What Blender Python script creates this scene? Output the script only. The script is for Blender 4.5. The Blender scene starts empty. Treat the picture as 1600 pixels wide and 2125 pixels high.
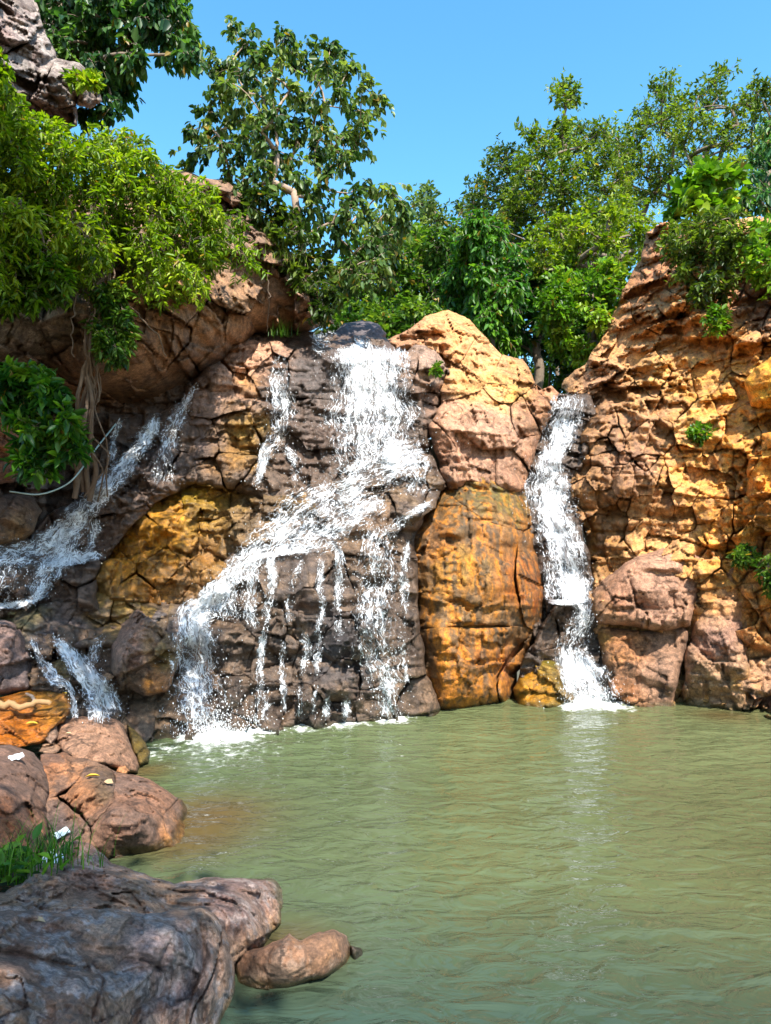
import bpy, math
import numpy as np

# ------------------------------------------------------------------ camera, sky, sun, exposure
PITCH = math.radians(3.4); FPX = 1476.0; CAMZ = 2.5
scene = bpy.context.scene
cam_data = bpy.data.cameras.new('camera'); cam = bpy.data.objects.new('camera', cam_data)
scene.collection.objects.link(cam); scene.camera = cam
cam.location = (0, 0, CAMZ); cam.rotation_euler = (math.radians(90) + PITCH, 0, 0)
cam_data.sensor_fit = 'HORIZONTAL'; cam_data.sensor_width = 36.0
cam_data.lens = FPX / 1600.0 * 36.0
cam_data.clip_start = 0.05; cam_data.clip_end = 3000

SUN_DIR = np.array([0.18, -0.63, 0.755]); SUN_DIR /= np.linalg.norm(SUN_DIR)
SUN_EL = math.asin(SUN_DIR[2]); SUN_AZ = math.atan2(SUN_DIR[0], SUN_DIR[1])   # azimuth from +Y, clockwise
world = bpy.data.worlds.new('World'); scene.world = world; world.use_nodes = True
wn = world.node_tree.nodes; wl = world.node_tree.links; wn.clear()
w_out = wn.new('ShaderNodeOutputWorld'); w_bg = wn.new('ShaderNodeBackground'); w_sky = wn.new('ShaderNodeTexSky')
w_sky.sky_type = 'NISHITA'; w_sky.sun_disc = False
w_sky.sun_elevation = SUN_EL; w_sky.sun_rotation = SUN_AZ
w_sky.air_density = 1.0; w_sky.dust_density = 0.8; w_sky.ozone_density = 1.6
w_hs = wn.new('ShaderNodeHueSaturation'); w_hs.inputs['Saturation'].default_value = 1.27
w_hs.inputs['Hue'].default_value = 0.484
wl.new(w_sky.outputs[0], w_hs.inputs['Color']); wl.new(w_hs.outputs[0], w_bg.inputs[0]); wl.new(w_bg.outputs[0], w_out.inputs[0])
w_bg.inputs[1].default_value = 0.15
sun_data = bpy.data.lights.new('sun', 'SUN'); sun = bpy.data.objects.new('sun', sun_data)
scene.collection.objects.link(sun)
sun_data.energy = 4.2; sun_data.angle = math.radians(0.53); sun_data.color = (1.0, 0.95, 0.86)
from mathutils import Vector
sun.rotation_euler = Vector(SUN_DIR.tolist()).to_track_quat('Z', 'Y').to_euler()
scene.view_settings.view_transform = 'Standard'; scene.view_settings.look = 'None'
scene.view_settings.gamma = 1.0; scene.view_settings.use_curve_mapping = False
scene.view_settings.exposure = 1.42
scene.render.engine = 'CYCLES'
cy = scene.cycles
cy.use_denoising = True; cy.max_bounces = 6; cy.transparent_max_bounces = 12
cy.diffuse_bounces = 4; cy.glossy_bounces = 3; cy.transmission_bounces = 3
cy.caustics_reflective = False; cy.caustics_refractive = False
C = scene.collection
rng = np.random.default_rng(7)

# ------------------------------------------------------------------ numeric helpers
CP, SP = math.cos(PITCH), math.sin(PITCH)
def unproject(px, py, Y):
    px = np.asarray(px, float); py = np.asarray(py, float); Y = np.asarray(Y, float)
    x = (px - 800) / FPX; y = -(py - 1062.5) / FPX
    dy = CP - y * SP; dz = SP + y * CP
    return np.stack([x * Y / dy, Y + 0 * x, CAMZ + dz * Y / dy], -1)
def Yz(px, py, z):                       # distance at which the line of sight meets height z
    y = -(py - 1062.5) / FPX
    return (z - CAMZ) / ((SP + y * CP) / (CP - y * SP))
def project(P):
    P = np.asarray(P, float); d = P - np.array([0, 0, CAMZ])
    f = d[..., 1] * CP + d[..., 2] * SP; u = -d[..., 1] * SP + d[..., 2] * CP
    return 800 + FPX * d[..., 0] / f, 1062.5 - FPX * u / f
def _h(ix, iy, iz, s):
    h = (ix.astype(np.uint32) * np.uint32(374761393) + iy.astype(np.uint32) * np.uint32(668265263)
         + iz.astype(np.uint32) * np.uint32(2147483647 - 1274126177) + np.uint32((s * 974711 + 12345) & 0xffffffff))
    h = (h ^ (h >> np.uint32(13))) * np.uint32(1274126177)
    h = (h ^ (h >> np.uint32(16))) * np.uint32(2246822519)
    return h ^ (h >> np.uint32(15))
GR = np.array([[1,1,0],[-1,1,0],[1,-1,0],[-1,-1,0],[1,0,1],[-1,0,1],[1,0,-1],[-1,0,-1],[0,1,1],[0,-1,1],[0,1,-1],[0,-1,-1]], np.float32)
def perlin(P, s=0):
    P = np.asarray(P, np.float32); sh = P.shape[:-1]; P = P.reshape(-1, 3)
    I = np.floor(P).astype(np.int64); F = P - I; u = F * F * F * (F * (F * 6 - 15) + 10)
    r = 0
    for a in (0, 1):
        for b in (0, 1):
            for c in (0, 1):
                g = GR[_h(I[:, 0] + a, I[:, 1] + b, I[:, 2] + c, s) % 12]
                d = g[:, 0] * (F[:, 0] - a) + g[:, 1] * (F[:, 1] - b) + g[:, 2] * (F[:, 2] - c)
                r = r + d * (u[:, 0] if a else 1 - u[:, 0]) * (u[:, 1] if b else 1 - u[:, 1]) * (u[:, 2] if c else 1 - u[:, 2])
    return r.reshape(sh)
def fbm(P, o=4, s=0, gain=0.5):
    P = np.asarray(P, np.float32); r = 0; a = 1.0
    for i in range(o):
        r = r + a * perlin(P * (2.03 ** i) + 17.3 * i, s + i); a *= gain
    return r
def cells(P, freq, s=0, aniso=(1, 1, 1), warp=0.35):
    """nearest jittered cell: returns F1, F2, random per cell (3), offset to the cell's centre"""
    Q = np.asarray(P, np.float32) * freq * np.array(aniso, np.float32)
    Q = Q + warp * np.stack([perlin(Q * 1.3, s + 50), perlin(Q * 1.3 + 31, s + 51), perlin(Q * 1.3 + 57, s + 52)], -1)
    I = np.floor(Q).astype(np.int64)
    f1 = np.full(len(Q), 9e9, np.float32); f2 = f1.copy(); R = np.zeros((len(Q), 3), np.float32); D = np.zeros((len(Q), 3), np.float32)
    for a in (-1, 0, 1):
        for b in (-1, 0, 1):
            for c in (-1, 0, 1):
                h = _h(I[:, 0] + a, I[:, 1] + b, I[:, 2] + c, s)
                r = np.stack([(h & np.uint32(1023)), (h >> np.uint32(10)) & np.uint32(1023), (h >> np.uint32(20)) & np.uint32(1023)], -1).astype(np.float32) / 1023
                d = Q - (I + np.array([a, b, c]) + 0.15 + 0.7 * r)
                q = (d * d).sum(-1)
                m = q < f1
                f2 = np.where(m, f1, np.minimum(f2, q)); f1 = np.where(m, q, f1)
                R[m] = r[m]; D[m] = d[m]
    return np.sqrt(f1), np.sqrt(f2), R, D / freq
def tps(ctrl):
    c = np.array([[a[0] / 100, a[1] / 100, 1.0 / (a[2] if not isinstance(a[2], str) else Yz(a[0], a[1], a[3]))] for a in ctrl])
    n = len(c)
    def U(r2): return np.where(r2 > 1e-9, r2 * np.log(r2 + 1e-12), 0)
    K = U(((c[:, None, :2] - c[None, :, :2]) ** 2).sum(-1)) + np.eye(n) * 0.3
    Pm = np.c_[np.ones(n), c[:, :2]]
    A = np.block([[K, Pm], [Pm.T, np.zeros((3, 3))]])
    w = np.linalg.lstsq(A, np.r_[c[:, 2], 0, 0, 0], rcond=None)[0]
    def f(px, py):
        x = np.asarray(px) / 100; y = np.asarray(py) / 100
        r = w[n] + w[n + 1] * x + w[n + 2] * y
        for i in range(n): r = r + w[i] * U((x - c[i, 0]) ** 2 + (y - c[i, 1]) ** 2)
        return 1.0 / np.clip(r, 1 / 60.0, 1 / 2.0)
    return f
def fractal_poly(poly, amp=0.045, lvl=3, seed=1):
    r = np.random.default_rng(seed); p = [np.array(q, float) for q in poly]
    for k in range(lvl):
        q = []
        for i in range(len(p)):
            a, b = p[i], p[(i + 1) % len(p)]; d = b - a; L = np.hypot(*d)
            q.append(a)
            if L > 9: q.append((a + b) / 2 + np.array([-d[1], d[0]]) * r.normal(0, amp))
        p = q
    return np.array(p)
def sdf_poly(poly, X, Y):
    d2 = np.full(X.shape, 1e12); ins = np.zeros(X.shape, bool); n = len(poly)
    for i in range(n):
        ax, ay = poly[i]; bx, by = poly[(i + 1) % n]; ex, ey = bx - ax, by - ay
        t = np.clip(((X - ax) * ex + (Y - ay) * ey) / (ex * ex + ey * ey + 1e-9), 0, 1)
        d2 = np.minimum(d2, (X - ax - t * ex) ** 2 + (Y - ay - t * ey) ** 2)
        if ay != by:
            ins ^= ((ay > Y) != (by > Y)) & (X < ex * (Y - ay) / ey + ax)
    return np.where(ins, 1, -1) * np.sqrt(d2)
def c(r, g, b, k=0.78):                 # colour as picked from a sunlit surface -> linear base colour
    v = np.array([r, g, b]) / 255.0
    return np.where(v <= 0.04045, v / 12.92, ((v + 0.055) / 1.055) ** 2.4) * k

# ------------------------------------------------------------------ object helpers
def tag(o, label=None, cat=None, group=None, kind=None):
    if label: o['label'] = label
    if cat: o['category'] = cat
    if group: o['group'] = group
    if kind: o['kind'] = kind
    return o
def empty(name, loc):
    o = bpy.data.objects.new(name, None); C.objects.link(o); o.location = tuple(float(v) for v in loc); o.empty_display_size = 0.2
    return o
def mesh_obj(name, V, F, mat, parent=None, col=None, attrs=None, smooth=False):
    me = bpy.data.meshes.new(name)
    V = np.asarray(V, np.float32)
    if parent is not None: V = V - np.array(parent.location, np.float32)
    if isinstance(F, np.ndarray): Fl = [F]
    else: Fl = [np.asarray(f) for f in F if len(f)]
    sizes = np.concatenate([np.full(len(f), f.shape[1], np.int32) for f in Fl])
    loops = np.concatenate([f.ravel() for f in Fl]).astype(np.int32)
    me.vertices.add(len(V)); me.vertices.foreach_set('co', V.ravel())
    me.loops.add(len(loops)); me.loops.foreach_set('vertex_index', loops)
    me.polygons.add(len(sizes)); me.polygons.foreach_set('loop_start', np.r_[0, np.cumsum(sizes)[:-1]].astype(np.int32))
    if smooth: me.polygons.foreach_set('use_smooth', np.ones(len(sizes), bool))
    me.update(calc_edges=True)
    if col is not None:
        a = me.attributes.new('Col', 'FLOAT_COLOR', 'POINT')
        a.data.foreach_set('color', np.c_[col, np.ones(len(V))].astype(np.float32).ravel())
    for k, v in (attrs or {}).items():
        if v.ndim == 1:
            a = me.attributes.new(k, 'FLOAT', 'POINT'); a.data.foreach_set('value', v.astype(np.float32))
        else:
            a = me.attributes.new(k, 'FLOAT_VECTOR', 'POINT'); a.data.foreach_set('vector', v.astype(np.float32).ravel())
    if mat is not None: me.materials.append(mat)
    o = bpy.data.objects.new(name, me); C.objects.link(o)
    if parent is not None: o.parent = parent
    return o

# ------------------------------------------------------------------ materials
def new_mat(name):
    m = bpy.data.materials.new(name); m.use_nodes = True
    nt = m.node_tree; nt.nodes.clear(); out = nt.nodes.new('ShaderNodeOutputMaterial')
    return m, nt, out
def nd(nt, t, **kw):
    n = nt.nodes.new(t)
    for k, v in kw.items():
        if k in n.inputs.keys() if hasattr(n.inputs, 'keys') else False: n.inputs[k].default_value = v
        else: setattr(n, k, v)
    return n
def math_n(nt, op, a, b=None, clamp=False):
    n = nt.nodes.new('ShaderNodeMath'); n.operation = op; n.use_clamp = clamp
    for i, v in enumerate((a, b)):
        if v is None: continue
        if hasattr(v, 'links'): nt.links.new(v, n.inputs[i])
        else: n.inputs[i].default_value = v
    return n.outputs[0]
def rock_material():
    m, nt, out = new_mat('rock'); L = nt.links
    b = nt.nodes.new('ShaderNodeBsdfPrincipled'); L.new(b.outputs[0], out.inputs[0])
    col = nd(nt, 'ShaderNodeAttribute', attribute_name='Col'); wet = nd(nt, 'ShaderNodeAttribute', attribute_name='wet')
    tc = nt.nodes.new('ShaderNodeTexCoord'); 
    geo = nt.nodes.new('ShaderNodeNewGeometry')
    n1 = nd(nt, 'ShaderNodeTexNoise'); n1.inputs['Scale'].default_value = 9; n1.inputs['Detail'].default_value = 9; n1.inputs['Roughness'].default_value = 0.72
    n2 = nd(nt, 'ShaderNodeTexNoise'); n2.inputs['Scale'].default_value = 42; n2.inputs['Detail'].default_value = 6; n2.inputs['Roughness'].default_value = 0.75
    for n in (n1, n2): L.new(geo.outputs['Position'], n.inputs['Vector'])
    r1 = nt.nodes.new('ShaderNodeMapRange'); L.new(n1.outputs[0], r1.inputs[0]); r1.inputs[1].default_value = 0.36; r1.inputs[2].default_value = 0.64; r1.inputs[3].default_value = 0.50; r1.inputs[4].default_value = 1.46
    r2 = nt.nodes.new('ShaderNodeMapRange'); L.new(n2.outputs[0], r2.inputs[0]); r2.inputs[1].default_value = 0.38; r2.inputs[2].default_value = 0.62; r2.inputs[3].default_value = 0.60; r2.inputs[4].default_value = 1.40
    f = math_n(nt, 'MULTIPLY', r1.outputs[0], r2.outputs[0])
    mul = nt.nodes.new('ShaderNodeVectorMath'); mul.operation = 'SCALE'; L.new(col.outputs['Color'], mul.inputs[0]); L.new(f, mul.inputs['Scale'])
    L.new(mul.outputs[0], b.inputs['Base Color'])
    # wet rock is smoother, with dry patches
    ww = math_n(nt, 'MULTIPLY', wet.outputs['Fac'], math_n(nt, 'ADD', n1.outputs[0], 0.45), True)
    ro = nt.nodes.new('ShaderNodeMapRange'); L.new(ww, ro.inputs[0]); ro.inputs[3].default_value = 0.88; ro.inputs[4].default_value = 0.20
    L.new(ro.outputs[0], b.inputs['Roughness']); b.inputs['Specular IOR Level'].default_value = 0.45
    # hairline fractures, some of them only
    wv = nt.nodes.new('ShaderNodeVectorMath'); wv.operation = 'MULTIPLY_ADD'; L.new(n1.outputs['Color'], wv.inputs[0]); wv.inputs[1].default_value = (0.25, 0.25, 0.25); L.new(geo.outputs['Position'], wv.inputs[2])
    vo = nd(nt, 'ShaderNodeTexVoronoi', feature='DISTANCE_TO_EDGE'); vo.inputs['Scale'].default_value = 3.1; L.new(wv.outputs[0], vo.inputs['Vector'])
    vr = nt.nodes.new('ShaderNodeMapRange'); L.new(vo.outputs['Distance'], vr.inputs[0]); vr.inputs[2].default_value = 0.035; vr.inputs[3].default_value = 1; vr.inputs[4].default_value = 0
    n3 = nd(nt, 'ShaderNodeTexNoise'); n3.inputs['Scale'].default_value = 1.7; n3.inputs['Detail'].default_value = 2; L.new(geo.outputs['Position'], n3.inputs['Vector'])
    km = nt.nodes.new('ShaderNodeMapRange'); L.new(n3.outputs[0], km.inputs[0]); km.inputs[1].default_value = 0.48; km.inputs[2].default_value = 0.62
    ck = math_n(nt, 'MULTIPLY', vr.outputs[0], km.outputs[0])
    bu = nt.nodes.new('ShaderNodeBump'); bu.inputs['Strength'].default_value = 1.0; bu.inputs['Distance'].default_value = 0.04
    hh = math_n(nt, 'ADD', math_n(nt, 'MULTIPLY', n1.outputs[0], 0.45), math_n(nt, 'MULTIPLY', n2.outputs[0], 0.48))
    hh = math_n(nt, 'SUBTRACT', hh, math_n(nt, 'MULTIPLY', ck, 0.5))
    L.new(hh, bu.inputs['Height']); L.new(bu.outputs[0], b.inputs['Normal'])
    return m
ROCK = rock_material()
def leaf_material():
    m, nt, out = new_mat('leaf'); L = nt.links
    col = nd(nt, 'ShaderNodeAttribute', attribute_name='Col')
    b = nt.nodes.new('ShaderNodeBsdfPrincipled'); b.inputs['Roughness'].default_value = 0.42; b.inputs['Specular IOR Level'].default_value = 0.4
    t = nt.nodes.new('ShaderNodeBsdfTranslucent'); mx = nt.nodes.new('ShaderNodeMixShader'); mx.inputs[0].default_value = 0.42
    L.new(col.outputs['Color'], b.inputs['Base Color'])
    g = nt.nodes.new('ShaderNodeVectorMath'); g.operation = 'MULTIPLY'; L.new(col.outputs['Color'], g.inputs[0]); g.inputs[1].default_value = (1.5, 1.55, 0.6)
    L.new(g.outputs[0], t.inputs[0]); L.new(b.outputs[0], mx.inputs[1]); L.new(t.outputs[0], mx.inputs[2]); L.new(mx.outputs[0], out.inputs[0])
    return m
LEAF = leaf_material()
def plain_material(name, colr, rough=0.7, noise=20.0, amt=0.35, bump=0.3):
    m, nt, out = new_mat(name); L = nt.links
    b = nt.nodes.new('ShaderNodeBsdfPrincipled'); L.new(b.outputs[0], out.inputs[0]); b.inputs['Roughness'].default_value = rough
    tc = nt.nodes.new('ShaderNodeTexCoord'); n = nd(nt, 'ShaderNodeTexNoise'); n.inputs['Scale'].default_value = noise; n.inputs['Detail'].default_value = 6
    L.new(tc.outputs['Object'], n.inputs['Vector'])
    mx = nt.nodes.new('ShaderNodeMix'); mx.data_type = 'RGBA'
    mx.inputs[6].default_value = (*[v * (1 - amt) for v in colr], 1); mx.inputs[7].default_value = (*[min(1, v * (1 + amt)) for v in colr], 1)
    L.new(n.outputs[0], mx.inputs[0]); L.new(mx.outputs[2], b.inputs['Base Color'])
    bu = nt.nodes.new('ShaderNodeBump'); bu.inputs['Strength'].default_value = bump; bu.inputs['Distance'].default_value = 0.02
    L.new(n.outputs[0], bu.inputs['Height']); L.new(bu.outputs[0], b.inputs['Normal'])
    return m
BARK = plain_material('bark', (0.16, 0.12, 0.085), 0.9, 14, 0.5, 0.8)
BARK_PALE = plain_material('pale_bark', (0.30, 0.21, 0.15), 0.85, 10, 0.4, 0.6)
ROOT = plain_material('root_bark', (0.12, 0.08, 0.052), 0.9, 18, 0.5, 0.8)
def water_material():
    m, nt, out = new_mat('pool_water'); L = nt.links
    b = nt.nodes.new('ShaderNodeBsdfPrincipled'); L.new(b.outputs[0], out.inputs[0])
    col = nd(nt, 'ShaderNodeAttribute', attribute_name='Col'); foam = nd(nt, 'ShaderNodeAttribute', attribute_name='foam')
    geo = nt.nodes.new('ShaderNodeNewGeometry')
    n = nd(nt, 'ShaderNodeTexNoise'); n.inputs['Scale'].default_value = 7; n.inputs['Detail'].default_value = 8; n.inputs['Roughness'].default_value = 0.7
    L.new(geo.outputs['Position'], n.inputs['Vector'])
    fm = nt.nodes.new('ShaderNodeMapRange'); fm.interpolation_type = 'SMOOTHSTEP'
    L.new(math_n(nt, 'ADD', foam.outputs['Fac'], math_n(nt, 'MULTIPLY', math_n(nt, 'SUBTRACT', n.outputs[0], 0.5), 1.7)), fm.inputs[0]); fm.inputs[1].default_value = 0.34; fm.inputs[2].default_value = 0.90
    mx = nt.nodes.new('ShaderNodeMix'); mx.data_type = 'RGBA'; L.new(fm.outputs[0], mx.inputs[0]); L.new(col.outputs['Color'], mx.inputs[6]); mx.inputs[7].default_value = (0.86, 0.88, 0.84, 1)
    L.new(mx.outputs[2], b.inputs['Base Color'])
    ro = nt.nodes.new('ShaderNodeMapRange'); L.new(fm.outputs[0], ro.inputs[0]); ro.inputs[3].default_value = 0.04; ro.inputs[4].default_value = 0.6
    L.new(ro.outputs[0], b.inputs['Roughness']); b.inputs['IOR'].default_value = 1.333
    mp = nt.nodes.new('ShaderNodeMapping'); mp.inputs['Scale'].default_value = (3.4, 6.4, 5); L.new(geo.outputs['Position'], mp.inputs[0])
    n2 = nd(nt, 'ShaderNodeTexNoise'); n2.inputs['Scale'].default_value = 1.0; n2.inputs['Detail'].default_value = 3; n2.inputs['Roughness'].default_value = 0.45; n2.inputs['Distortion'].default_value = 0.8
    L.new(mp.outputs[0], n2.inputs['Vector'])
    bu = nt.nodes.new('ShaderNodeBump'); bu.inputs['Strength'].default_value = 0.9; bu.inputs['Distance'].default_value = 0.05
    L.new(n2.outputs[0], bu.inputs['Height']); L.new(bu.outputs[0], b.inputs['Normal'])
    return m
WATER = water_material()
def fall_material():
    """white water: a lace of strands over clear gaps, drawn along the flow"""
    m, nt, out = new_mat('white_water'); L = nt.links
    at = nd(nt, 'ShaderNodeAttribute', attribute_name='flow'); de = nd(nt, 'ShaderNodeAttribute', attribute_name='dens')
    mp = nt.nodes.new('ShaderNodeMapping'); mp.inputs['Scale'].default_value = (1, 1, 1); L.new(at.outputs['Vector'], mp.inputs[0])
    nw = nd(nt, 'ShaderNodeTexNoise'); nw.inputs['Scale'].default_value = 5; nw.inputs['Detail'].default_value = 4; L.new(mp.outputs[0], nw.inputs['Vector'])
    wv = nt.nodes.new('ShaderNodeVectorMath'); wv.operation = 'MULTIPLY_ADD'
    L.new(nw.outputs['Color'], wv.inputs[0]); wv.inputs[1].default_value = (0.22, 0.22, 0.22); L.new(mp.outputs[0], wv.inputs[2])
    def scaled(sx, sy):
        q = nt.nodes.new('ShaderNodeVectorMath'); q.operation = 'MULTIPLY'; L.new(wv.outputs[0], q.inputs[0]); q.inputs[1].default_value = (sx, sy, 1); return q.outputs[0]
    v1 = nd(nt, 'ShaderNodeTexVoronoi', feature='DISTANCE_TO_EDGE'); v1.inputs['Scale'].default_value = 1; L.new(scaled(20, 9), v1.inputs['Vector'])
    v2 = nd(nt, 'ShaderNodeTexVoronoi', feature='DISTANCE_TO_EDGE'); v2.inputs['Scale'].default_value = 1; L.new(scaled(42, 22), v2.inputs['Vector'])
    n1 = nd(nt, 'ShaderNodeTexNoise'); n1.inputs['Scale'].default_value = 1; n1.inputs['Detail'].default_value = 8; n1.inputs['Roughness'].default_value = 0.72; L.new(scaled(11, 2.4), n1.inputs['Vector'])
    n2 = nd(nt, 'ShaderNodeTexNoise'); n2.inputs['Scale'].default_value = 1; n2.inputs['Detail'].default_value = 4; n2.inputs['Roughness'].default_value = 0.6; L.new(scaled(2.6, 1.6), n2.inputs['Vector'])
    def lace(v, w):
        r = nt.nodes.new('ShaderNodeMapRange'); L.new(v.outputs['Distance'], r.inputs[0]); r.inputs[1].default_value = 0; r.inputs[2].default_value = w; r.inputs[3].default_value = 1; r.inputs[4].default_value = 0; return r.outputs[0]
    n3 = nd(nt, 'ShaderNodeTexNoise'); n3.inputs['Scale'].default_value = 1; n3.inputs['Detail'].default_value = 4; n3.inputs['Roughness'].default_value = 0.6; L.new(scaled(36, 6), n3.inputs['Vector'])
    def sub(x): return math_n(nt, 'SUBTRACT', x, 0.5)
    dn = math_n(nt, 'SUBTRACT', de.outputs['Fac'], 0.72)
    big = math_n(nt, 'ADD', math_n(nt, 'MULTIPLY', sub(n1.outputs[0]), 1.3), math_n(nt, 'MULTIPLY', sub(n2.outputs[0]), 0.9))
    big = math_n(nt, 'ADD', big, dn)
    ve = nt.nodes.new('ShaderNodeMapRange'); ve.interpolation_type = 'SMOOTHSTEP'; L.new(big, ve.inputs[0]); ve.inputs[1].default_value = -0.30; ve.inputs[2].default_value = 0.50; ve.inputs[4].default_value = 0.62
    s = math_n(nt, 'ADD', math_n(nt, 'MULTIPLY', lace(v1, 0.16), 0.30), math_n(nt, 'MULTIPLY', lace(v2, 0.20), 0.20))
    s = math_n(nt, 'ADD', s, math_n(nt, 'MULTIPLY', sub(n3.outputs[0]), 1.5))
    s = math_n(nt, 'ADD', s, math_n(nt, 'MULTIPLY', big, 0.9))
    st = nt.nodes.new('ShaderNodeMapRange'); st.interpolation_type = 'SMOOTHSTEP'; L.new(s, st.inputs[0]); st.inputs[1].default_value = 0.0; st.inputs[2].default_value = 0.45; st.inputs[4].default_value = 0.95
    a = nt.nodes.new('ShaderNodeMath'); a.operation = 'MAXIMUM'; L.new(ve.outputs[0], a.inputs[0]); L.new(st.outputs[0], a.inputs[1])
    b = nt.nodes.new('ShaderNodeBsdfPrincipled'); b.inputs['Base Color'].default_value = (0.80, 0.83, 0.86, 1); b.inputs['Roughness'].default_value = 0.35
    tr = nt.nodes.new('ShaderNodeBsdfTranslucent'); tr.inputs[0].default_value = (0.80, 0.83, 0.86, 1)
    bu = nt.nodes.new('ShaderNodeBump'); bu.inputs['Strength'].default_value = 0.4; bu.inputs['Distance'].default_value = 0.04; L.new(s, bu.inputs['Height']); L.new(bu.outputs[0], b.inputs['Normal'])
    mx = nt.nodes.new('ShaderNodeMixShader'); mx.inputs[0].default_value = 0.25; L.new(b.outputs[0], mx.inputs[1]); L.new(tr.outputs[0], mx.inputs[2])
    tp = nt.nodes.new('ShaderNodeBsdfTransparent'); m2 = nt.nodes.new('ShaderNodeMixShader'); L.new(a.outputs[0], m2.inputs[0]); L.new(tp.outputs[0], m2.inputs[1]); L.new(mx.outputs[0], m2.inputs[2])
    L.new(m2.outputs[0], out.inputs[0])
    return m
FALL = fall_material()
SPRAY = plain_material('spray', (0.85, 0.87, 0.88), 0.25, 30, 0.05, 0.1)

# ------------------------------------------------------------------ rock builder
BR = 4; BW, BH = 1800 // BR, 2300 // BR; BOX = 100        # record of how far the rock surface lies along each line of sight, for laying water on it
DBUF = np.full((BH, BW), 1e3)
def record(px, py, Y):
    i = np.clip(((py + 20) / BR).astype(int), 0, BH - 1); j = np.clip(((px + BOX) / BR).astype(int), 0, BW - 1)
    np.minimum.at(DBUF, (i, j), Y)
def chips(P, freq, s, aniso, tilt=0.60, bowl=0.22, off=0.45, warp=0.08):
    """conchoidal fracture: shallow hollow facets that meet in sharp arrises (height towards the viewer)"""
    Q = np.asarray(P, np.float32) * freq * np.array(aniso, np.float32)
    Q = Q + warp * np.stack([perlin(Q * 1.1, s + 50), perlin(Q * 1.1 + 31, s + 51), perlin(Q * 1.1 + 57, s + 52)], -1)
    I = np.floor(Q).astype(np.int64); h = np.full(len(Q), 9e9, np.float32)
    for a in (-1, 0, 1):
        for b in (-1, 0, 1):
            for c_ in (-1, 0, 1):
                k = _h(I[:, 0] + a, I[:, 1] + b, I[:, 2] + c_, s); k2 = _h(I[:, 0] + a, I[:, 1] + b, I[:, 2] + c_, s + 977)
                r = np.stack([(k & np.uint32(1023)), (k >> np.uint32(10)) & np.uint32(1023), (k >> np.uint32(20)) & np.uint32(1023)], -1).astype(np.float32) / 1023
                t1 = (k2 & np.uint32(1023)).astype(np.float32) / 1023 - .5; t2 = ((k2 >> np.uint32(10)) & np.uint32(1023)).astype(np.float32) / 1023 - .5; o_ = ((k2 >> np.uint32(20)) & np.uint32(1023)).astype(np.float32) / 1023
                d = Q - (I + np.array([a, b, c_]) + 0.1 + 0.8 * r)
                h = np.minimum(h, off * o_ + 2 * tilt * (t1 * d[:, 0] + t2 * d[:, 2]) + bowl * (d * d).sum(-1))
    return (h + 0.12) / freq
def displacement(P, A, rough, fold, seed, fr=1.0, strata=None):
    d = A * 0.9 * fbm(P * 0.55 * fr, 3, seed)
    if rough:
        RA = rough * A * 2.0 * np.clip(.9 + 1.3 * fbm(P * .45 + 3, 2, seed + 71), .55, 1.5)
        for k, (fq, off, tl, an) in enumerate(((0.75, .18, .52, (1, 1, 1.5)), (2.0, .21, .80, (1.3, 1, 1)), (4.6, .15, .60, (1, 1, 1.5)))):
            fq = fq * fr; f1, f2, R, D = cells(P, fq, seed + 5 * k, an, 0.07)
            d = d + RA * ((R[:, 0] - 0.5) * 2 * off / fq + tl * (D[:, 0] * (R[:, 1] - 0.5) + D[:, 2] * 1.3 * (R[:, 2] - 0.5)) * 2)
            d = d + np.clip(1 - (f2 - f1) / 0.05, 0, 1) * (.16 / fq) * rough * min(1, A * 3) * (R[:, 1] > 0.78)     # open joints round some blocks
        d = d - RA * 1.1 * chips(P, 1.25 * fr, seed + 7, (1.15, 1, 1))
        d = d - RA * 2.1 * chips(P, 3.1 * fr, seed + 17, (1, 1, 1.35))
        d = d - RA * 1.7 * chips(P, 7.5 * fr, seed + 27, (1.25, 1, 1))
        d = d - RA * 1.3 * chips(P, 15.0 * fr, seed + 37, (1, 1, 1.3))
    if strata:
        fz, am, dip = strata
        t = (P[:, 2] + dip * P[:, 0] + 0.35 * fbm(P * 0.8, 3, seed + 61)) * fz
        fk = t - np.floor(t); kk = np.clip(0.5 + 1.6 * fbm(P * 0.7, 2, seed + 63), 0, 1)
        d = d + am * kk * (np.where(fk < 0.12, fk / 0.12, (1 - fk) / 0.88) - 0.5) * -1.0
    if fold:
        Q = P * np.array([0.85, 1.5, 1.5]) * fr
        Q = Q + 0.6 * np.stack([perlin(P * .9, seed + 3), perlin(P * .9 + 9, seed + 4), perlin(P * .9 + 5, seed + 6)], -1)
        r = np.abs(fbm(Q * 0.8, 2, seed + 5, 0.45))
        d = d - fold * 0.085 * np.sqrt(r + 0.0008)
        m = np.clip(.5 + 1.5 * fbm(P * 1.1, 2, seed + 33), 0, 1)
        r = np.abs(fbm(Q * 2.3 + 7, 2, seed + 15, 0.5))
        d = d - fold * 0.030 * m * np.sqrt(r + 0.0008) + fold * 0.02 * fbm(P * 5, 4, seed + 9, .6)
        d = d - fold * .12 * chips(P, 2.6, seed + 17, (1, 1, 1.35)) - fold * .10 * chips(P, 9, seed + 27, (1, 1, 1.35))
    d = d + 0.010 * fbm(P * 14, 2, seed + 11)
    return d
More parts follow.
